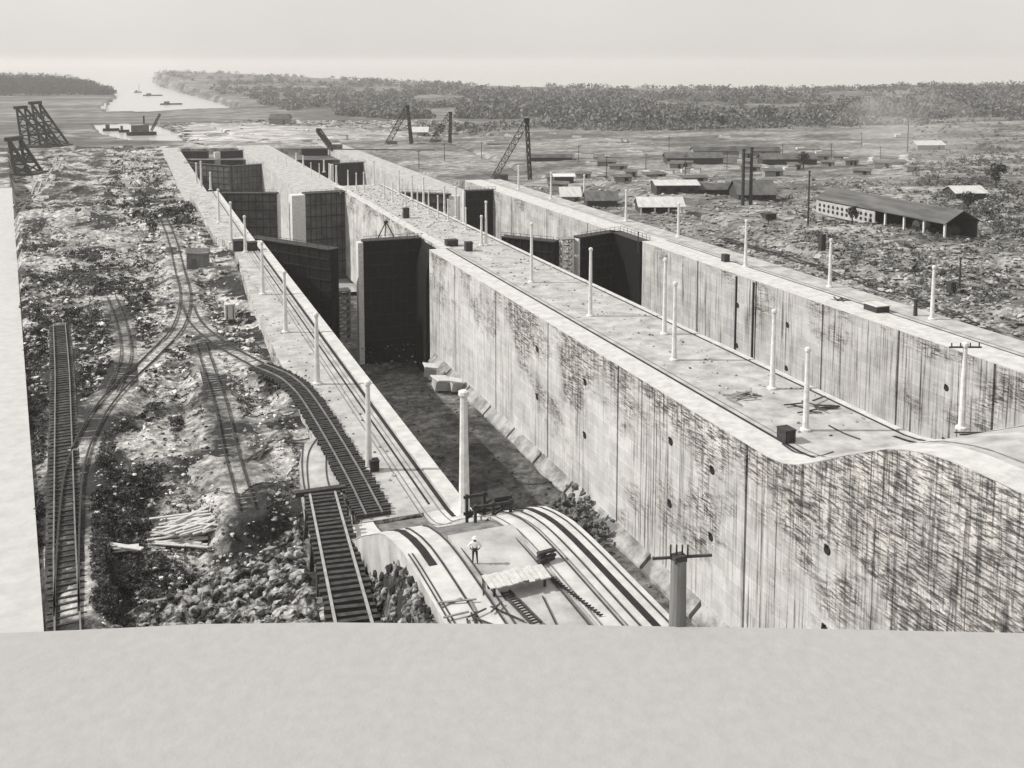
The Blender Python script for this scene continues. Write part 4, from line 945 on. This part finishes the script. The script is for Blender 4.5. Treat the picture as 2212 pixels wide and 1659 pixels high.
sk = bpy.data.meshes.new('shirt'); bm = bmesh.new()
SJ = [(0, 0, 1.03, .16), (0, 0, 1.18, .165), (0, 0, 1.34, .185), (0, 0, 1.47, .085), (-.21, 0, 1.41, .095), (-.43, .04, 1.15, .072), (-.30, -.04, 1.06, .055), (.21, 0, 1.41, .095), (.43, .04, 1.15, .072), (.30, -.04, 1.06, .055)]
vv = [bm.verts.new((a * k, b * k, c * k)) for a, b, c, d in SJ]
for a, b in ((0, 1), (1, 2), (2, 3), (2, 4), (4, 5), (5, 6), (2, 7), (7, 8), (8, 9)): bm.edges.new((vv[a], vv[b]))
bm.to_mesh(sk); bm.free(); so_ = bpy.data.objects.new('shirt', sk); SC.collection.objects.link(so_); so_.modifiers.new('skin', 'SKIN')
for i, q in enumerate(SJ): sk.skin_vertices[0].data[i].radius = (q[3] * k, q[3] * k); sk.skin_vertices[0].data[i].use_root = i == 0
so_.modifiers.new('sub', 'SUBSURF').render_levels = 2; sk.materials.append(cloth_w); so_.parent = p_
ht = MB().lathe([(.20, 0), (.205, .015), (.12, .03), (.11, .10), (.06, .13)], (0, .005, 1.70 * k), 14).build('hat', cloth_w); ht.parent = p_
person(515, 586, 0, 1.75, 'small dark figure standing on the left wall near the grey hut', turn=1.0)
person(1016, 1140, 3.0, 1.6, 'dark bent figure working at the timber frame beside the incline', turn=.6)

# ------------------------------------------------------------------ site clutter
def planks(px, py, z, n, L, spread, label, mat=wood_pale, name='timber_pile', w_=.28, t=.1, cat='timber', flat=0.0, ang=None):
    x, y, _ = at(px, py, z); z = z if z > 5 or x > 30 else max(z, hz(x, y)) + .05; r = empty(name, (x, y, z), label, cat)
    for i in range(n):
        a = (ang if ang is not None else random.uniform(0, 3.1)) + random.gauss(0, .25); l = L * random.uniform(.5, 1); b = Vector((x + random.uniform(-1, 1) * spread, y + random.uniform(-1, 1) * spread * .8, z + t / 2 + .05 + (i % 4) * t * 1.1))
        d = Vector((math.cos(a), math.sin(a), random.uniform(-.03, flat))) * l / 2
        MB().bar(b - d, b + d, w_, t).build('plank', mat, r)
    return r
def solve_z(px, py): 
    z = -1.2
    for _ in range(6): x, y, _q = at(px, py, z); z = .5 * z + .5 * hz(x, y)
    return z + .15
planks(440, 1130, solve_z(440, 1130), 34, 5.5, 2.2, 'large tumbled pile of pale boards on the left bank', ang=.25)
planks(385, 1172, solve_z(385, 1172), 22, 3.5, 1.8, 'smaller splintered board pile just below the large pale one', ang=-.3)
planks(262, 1190, solve_z(262, 1190) + .1, 4, 3.9, .25, 'flat pale board platform lying near the edge track', w_=.55, ang=-.36)
planks(560, 985, solve_z(560, 985), 3, 5, .8, 'few dark timbers lying at the end of the light track', wood_dark, ang=.9)
planks(640, 960, solve_z(640, 960), 2, 4.5, .2, 'two dark level beams beside the curved concrete edge', wood_dark, ang=-.35)
planks(512, 676, solve_z(512, 676), 14, 4, 1.5, 'stack of light and dark timbers below the small grey hut', wood, ang=1.2)
planks(388, 432, solve_z(388, 432), 26, 9, 4.5, 'heap of pale broken timbers near the upper left bank', ang=.4)
planks(996, 1316, ZU, 4, 2.6, 1.2, 'loose thin planks scattered on the near concrete', wood, w_=.14, t=.06)
planks(1050, 1335, ZU, 7, 2.6, 1.3, 'dark battens scattered beside the near rails', wood_dark, w_=.10, t=.06)
planks(1178, 1215, ZU, 5, 1.9, .22, 'short stack of dark timbers on the incline deck', wood_dark, w_=.3, t=.16, ang=.35)
planks(1760, 880, 0, 12, 3.2, 2.2, 'scattered dark scraps on the centre wall around the post', wood_dark, w_=.22)
planks(1600, 862, 0, 12, 3.0, 1.9, 'dark scrap pieces lying on the centre wall before the winch box', wood, w_=.25)
planks(2110, 945, 3.6, 5, 4, .9, 'few long dark boards on the raised end of the centre wall', wood_dark, w_=.2)
planks(1815, 650, -.0, 6, 3.4, .8, 'low dark timbers by the right wall track', wood_dark)
# work table of boards
x, y, z = at(1118, 1268, ZU); r = empty('board_platform', (x, y, z), 'low staging of pale boards with ragged ends on the near concrete', 'staging')
for i in range(11): MB().box((x - 1.9 + i * .36, y + random.uniform(-.18, .18), z + .72 + random.uniform(0, .05)), (.33, 1.7, .06), random.uniform(-.04, .04)).build('board', wood_pale, r)
for i, j in ((-1.7, -.5), (1.6, -.5), (-1.7, .5), (1.6, .5)): MB().box((x + i, y + j, z + .34), (.14, .14, .68)).build('leg', wood_dark, r)
MB().box((x, y - .55, z + .64), (3.9, .12, .10)).build('bearer', wood_dark, r)
# ladder and toothed bar on the concrete
def ladder(p, q, wd, n, label, name, z, mat=wood_dark, t=.10):
    a = Vector(at(*p, z)); b = Vector(at(*q, z)); d = (b - a).normalized(); nn = Vector((d.y, -d.x, 0)); r = empty(name, tuple(a), label, name.replace('_', ' '))
    for s_ in (-1, 1): MB().bar(a + nn * s_ * wd / 2 + Vector((0, 0, .12)), b + nn * s_ * wd / 2 + Vector((0, 0, .12)), t, .14).build('side_rail', mat, r)
    for i in range(n): p_ = a + (b - a) * ((i + .5) / n) + Vector((0, 0, .13)); MB().bar(p_ - nn * wd / 2, p_ + nn * wd / 2, .07).build('rung', mat, r)
ladder((1092, 1282), (1160, 1352), .55, 14, 'dark ladder lying on the near concrete below the board staging', 'ladder', ZU)
a = Vector(at(1192, 1252, ZU)); b = Vector(at(1298, 1333, ZU)); r = empty('reinforcing_bar', tuple(a), 'zigzag bent bar lying along the near concrete beside the rails', 'steel bar')
d = (b - a).normalized(); nn = Vector((d.y, -d.x, 0)); mb = MB(); N_ = 34
for i in range(N_):
    p1 = a + (b - a) * (i / N_) + nn * (.16 if i % 2 else -.16) + Vector((0, 0, .12)); p2 = a + (b - a) * ((i + 1) / N_) + nn * (-.16 if i % 2 else .16) + Vector((0, 0, .12)); mb.bar(p1, p2, .055)
mb.build('zigzag', rust_m, r); MB().bar(a + Vector((0, 0, .06)), b + Vector((0, 0, .06)), .05).build('spine', rust_m, r)
for (p, q, lab) in (((1172, 1290), (1202, 1352), 'thin straight dark hose on the near concrete'), ((1042, 1242), (1044, 1288), 'upright thin stake beside the board staging')):
    a, b = Vector(at(*p, ZU)), Vector(at(*q, ZU)); a.z += .06; b.z += .06; o = MB().bar(a, b, .07).build('hose' if 'hose' in lab else 'stake', rust_m); tag(o, lab, 'hose' if 'hose' in lab else 'stake')
# machine frame at the head of the incline
x, y, z = at(1075, 1150, 6.5); y += 2; z = 6.3; r = empty('winding_machine', (x, y, z), 'dark timber-framed winding machine at the head of the incline', 'machine')
for i in (-1.4, 0, 1.4):
    for j in (-1, 1): MB().box((x + i, y + j, z + .9), (.2, .2, 2.4)).build('post', wood_dark, r)
for zz in (.6, 1.9):
    for j in (-1, 1): MB().box((x, y + j, z + zz), (3.3, .16, .22)).build('beam', wood_dark, r)
for j in (-1, 1): MB().bar((x - 1.4, y + j, z + .2), (x + 1.4, y + j, z + 1.9), .14).build('brace', wood_dark, r)
MB().box((x + .9, y, z + 2.1), (1.4, 1.6, .4)).build('drum', rust_m, r)
def box_thing(px, py, z, dims, label, mat=rust_m, name='winch_box', rz=0, cat=None, lid=None):
    x, y, _ = at(px, py, z); r = empty(name, (x, y, z), label, cat or name.replace('_', ' '))
    MB().box((x, y, z + dims[2] / 2 + .02), dims, rz).build('body', mat, r)
    MB().box((x, y, z + dims[2] + .09), (dims[0] * 1.08, dims[1] * 1.08, .12), rz).build('lid', lid or mat, r)
    for s_ in (-1, 1): MB().box((x + s_ * dims[0] * .3, y - dims[1] / 2 - .05, z + dims[2] * .5), (.12, .1, dims[2] * .9), rz).build('batten', wood_dark, r)
box_thing(1698, 952, 0, (1.3, 1.6, 1.3), 'dark winch box with a cable at the bend of the centre wall edge')
box_thing(808, 1016, 0, (.9, .9, 1.0), 'small dark box at the foot of the first left post', name='crate')
box_thing(1893, 672, 0, (2.6, 3.2, 1.1), 'covered machine with a pale top on the right wall', lid=roof_pale, name='covered_machine')
box_thing(1567, 566, 0, (1.2, 1.4, 1.5), 'small black winch perched on the right wall', name='winch')
box_thing(1012, 542, 0, (1.5, 1.5, 1.9), 'dark crate on the centre wall beside the paired posts', name='crate')
box_thing(975, 531, 0, (2.6, 2.0, 1.3), 'low dark machine on the centre wall left of the crate', name='machine')
box_thing(877, 471, 0, (1.5, 1.5, 2.6), 'tall dark cabinet alone on the centre wall', name='cabinet')
box_thing(516, 541, 0, (2.4, 2.6, 2.2), 'dark engine box on the left wall between the posts', name='engine_box')
box_thing(545, 540, 0, (2.0, 2.0, 1.7), 'second dark engine box nearer the chamber edge', name='engine_box')
box_thing(497, 688, -1.2, (1.6, 1.4, 2.4), 'white upright panel crate among the timbers on the left bank', roof_pale, 'crate')
box_thing(1660, 482, -2.5, (3.0, 3.0, 2.6), 'dark square tank in the yard left of the long shed', name='tank')
box_thing(2054, 640, -2.0, (1.2, 1.2, 2.6), 'dark upright box in the scrub right of the big post', name='box')
box_thing(1775, 545, -1.5, (1.2, 1.2, 4.0), 'dark tall box beside the second right post', name='box')
# tripod on the centre wall
x, y, z = at(834, 512, 0); r = empty('tripod', (x, y, z), 'grey tripod frame standing behind the big black gate leaf', 'tripod')
for dx, dy in ((-1.9, 0), (1.9, 0), (.2, 2)): MB().bar((x + dx, y + dy, z), (x, y, z + 3.6), .22).build('leg', wood_dark, r)
MB().box((x, y, z + 3.6), (.8, .8, .6)).build('head', rust_m, r)
# scaffold tower beside the right gates
x, y, z = at(1224, 590, -4); 
x, y = at(1222, 513, 0)[:2]; r = empty('scaffold_tower', (x, y, FLOOR), 'white lattice scaffold tower between the black leaves of the right chamber', 'scaffold')
lattice(MB(), (x, y, FLOOR), (x, y, -.3), 2.6, 13, .42).build('frame', post_m, r)
MB().box((x, y, -.2), (3.4, 3.4, .2)).build('platform', wood, r)
x, y = at(752, 530, 0)[:2]; r = empty('scaffold_tower', (x, y + 8, FLOOR), 'dim lattice scaffold down inside the left chamber beyond the black gate', 'scaffold')
lattice(MB(), (x, y + 8, FLOOR), (x, y + 8, -12), 3.0, 7, .35).build('frame', wood, r); MB().box((x, y + 8, -11.9), (3.6, 3.6, .2)).build('platform', wood, r)
# things lying on the chamber floor
for px, py, w_, lab in ((930, 810, 2.6, 'pale tilted slab on the chamber floor under the black gate'), (955, 838, 3.4, 'larger pale slab leaning at the foot of the chamber wall'), (985, 842, 2.2, 'rounded pale block between the larger slab and the wall')):
    x, y, z = at(px, py, FLOOR + .6); r = empty('concrete_block', (x, y, z), lab, 'block'); MB().box((x, y, z + .9), (w_, w_ * .8, 1.9), random.uniform(-.4, .4), (.18, .12)).build('block', concrete_top, r)
    MB().box((x, y, z + 1.95), (w_ * 1.1, w_ * .9, .25), random.uniform(-.3, .3), (.12, .2)).build('slab', post_m, r)
x, y, z = at(1262, 1128, FLOOR + .5); n = 220
chunks('rubble', [(x + rng.normal(0, 1.5, n), y + rng.normal(0, 3.0, n), z + np.abs(rng.normal(0, .8, n)), .2 + .5 * rng.random(n), .2 + .5 * rng.random(n), .2 + .4 * rng.random(n))], simple('dark_scrap', .02, .22, 1.5), 'dark scrap heap at the foot of the centre wall in the left chamber')
n = 1500; xx = 30 + 31 * rng.random(n); yy = 60 + 165 * rng.random(n); s = .05 + .3 * rng.random(n) ** 3
chunks('floor_debris', [(xx, yy, np.full(n, FLOOR + .15) + 1.0 * fbm(xx / 6, yy / 6, 5), s, s, s * .6)], floor_m, 'small debris over the muddy chamber floor')
n = 1300; xx = XC + 5.5 + 12.5 * rng.random(n); yy = 88 + 240 * rng.random(n) ** .8; s = .04 + .22 * rng.random(n) ** 3
x2 = 18.7 + 6 * rng.random(700); y2 = 90 + 240 * rng.random(700); s2 = .04 + .2 * rng.random(700) ** 3
n3 = 900; x3 = XC + 1 + 18 * rng.random(n3); y3 = 230 + 100 * rng.random(n3); s3 = .06 + .25 * rng.random(n3) ** 3
chunks('wall_litter', [(xx, yy, s * .3, s, s, s * .6), (x2, y2, s2 * .3, s2, s2, s2 * .6), (x3, y3, s3 * .3, s3, s3, s3 * .8)], simple('litter', .05, .5, 1.5, c=(.42, .58)), 'small litter and chippings over the wall tops')
# trees that can be told apart
def tree(px, py, hpx, label, z0=-10):
    x, y, _ = at(px, py, z0); z = hz(x, y) if y < 655 else float(far_h(np.array([x]), np.array([y]))[0]); h = hpx * mpp(x, y)
    r = empty('tree', (x, y, z), label, 'tree', 'single trees in the yard')
    t = MB(); t.tube((x, y, z - .3), (x, y, z + h * .45), h * .05, h * .03, 7)
    for i in range(5): a = i * 1.3; t.tube((x, y, z + h * .3), (x + math.cos(a) * h * .25, y + math.sin(a) * h * .25, z + h * .62), h * .022, h * .01, 5)
    t.build('trunk', wood_dark, r); n = 26; d = rng.normal(size=(n, 3)); d /= np.linalg.norm(d, axis=1, keepdims=True)
    c = d * (rng.random((n, 1)) ** .4) * [h * .33, h * .33, h * .28]; rr = h * (.08 + .08 * rng.random(n))
    leaves('crown', (x + c[:, 0], y + c[:, 1], z + h * .66 + c[:, 2], rr, rr), leaf_m, 26, .38, parent=r)
for a in ((1660, 486, 24, 'small round dark tree in front of the steep dark shed', -2), (1840, 500, 40, 'bushy dark tree in front of the white arched panel', -3), (1735, 372, 38, 'dark tree on the far yard skyline above the long roofs', -9), (1560, 290, 34, 'dark rounded tree out on the far plain', -14),
          (2090, 470, 50, 'dark tree beside the right gable of the long shed', -3), (2150, 420, 60, 'dark tree against the right edge of the slope', -3)): tree(*a)

#@@HAZE
hm, n_, b_ = newmat('haze_air'); n_.nodes.remove(b_)
pv = n_.nodes.new('ShaderNodeVolumePrincipled'); pv.inputs['Color'].default_value = (.80, .79, .775, 1); pv.inputs['Density'].default_value = 1.5e-4; pv.inputs['Anisotropy'].default_value = .2
n_.links.new(pv.outputs[0], n_.nodes['Material Output'].inputs['Volume'])
o = MB().add(*_box(-26000, 26000, -600, 30000, -33, 75)).build('haze', hm); tag(o, kind='stuff')
SC.cycles.volume_bounces = 1; SC.cycles.volume_step_rate = 5; SC.cycles.volume_max_steps = 64

sm_, n_, b_ = newmat('smoke_air'); n_.nodes.remove(b_)
pv = n_.nodes.new('ShaderNodeVolumePrincipled'); pv.inputs['Color'].default_value = (.95, .94, .93, 1)
r_ = ramp(n_, noise(n_, .06, 4, .6), [(.40, 0.0), (.70, .012)]); n_.links.new(r_, pv.inputs['Density']); n_.links.new(pv.outputs[0], n_.nodes['Material Output'].inputs['Volume'])
x, y, _ = at(2060, 420, -1); x2, y2, _ = at(2010, 300, 5)
mb = MB(); mb.lathe([(5, 0), (12, 5), (20, 12), (28, 20), (26, 27), (10, 32)], (x + 8, y + 30, -1.5), 14)
tag(mb.build('smoke', sm_), kind='stuff')
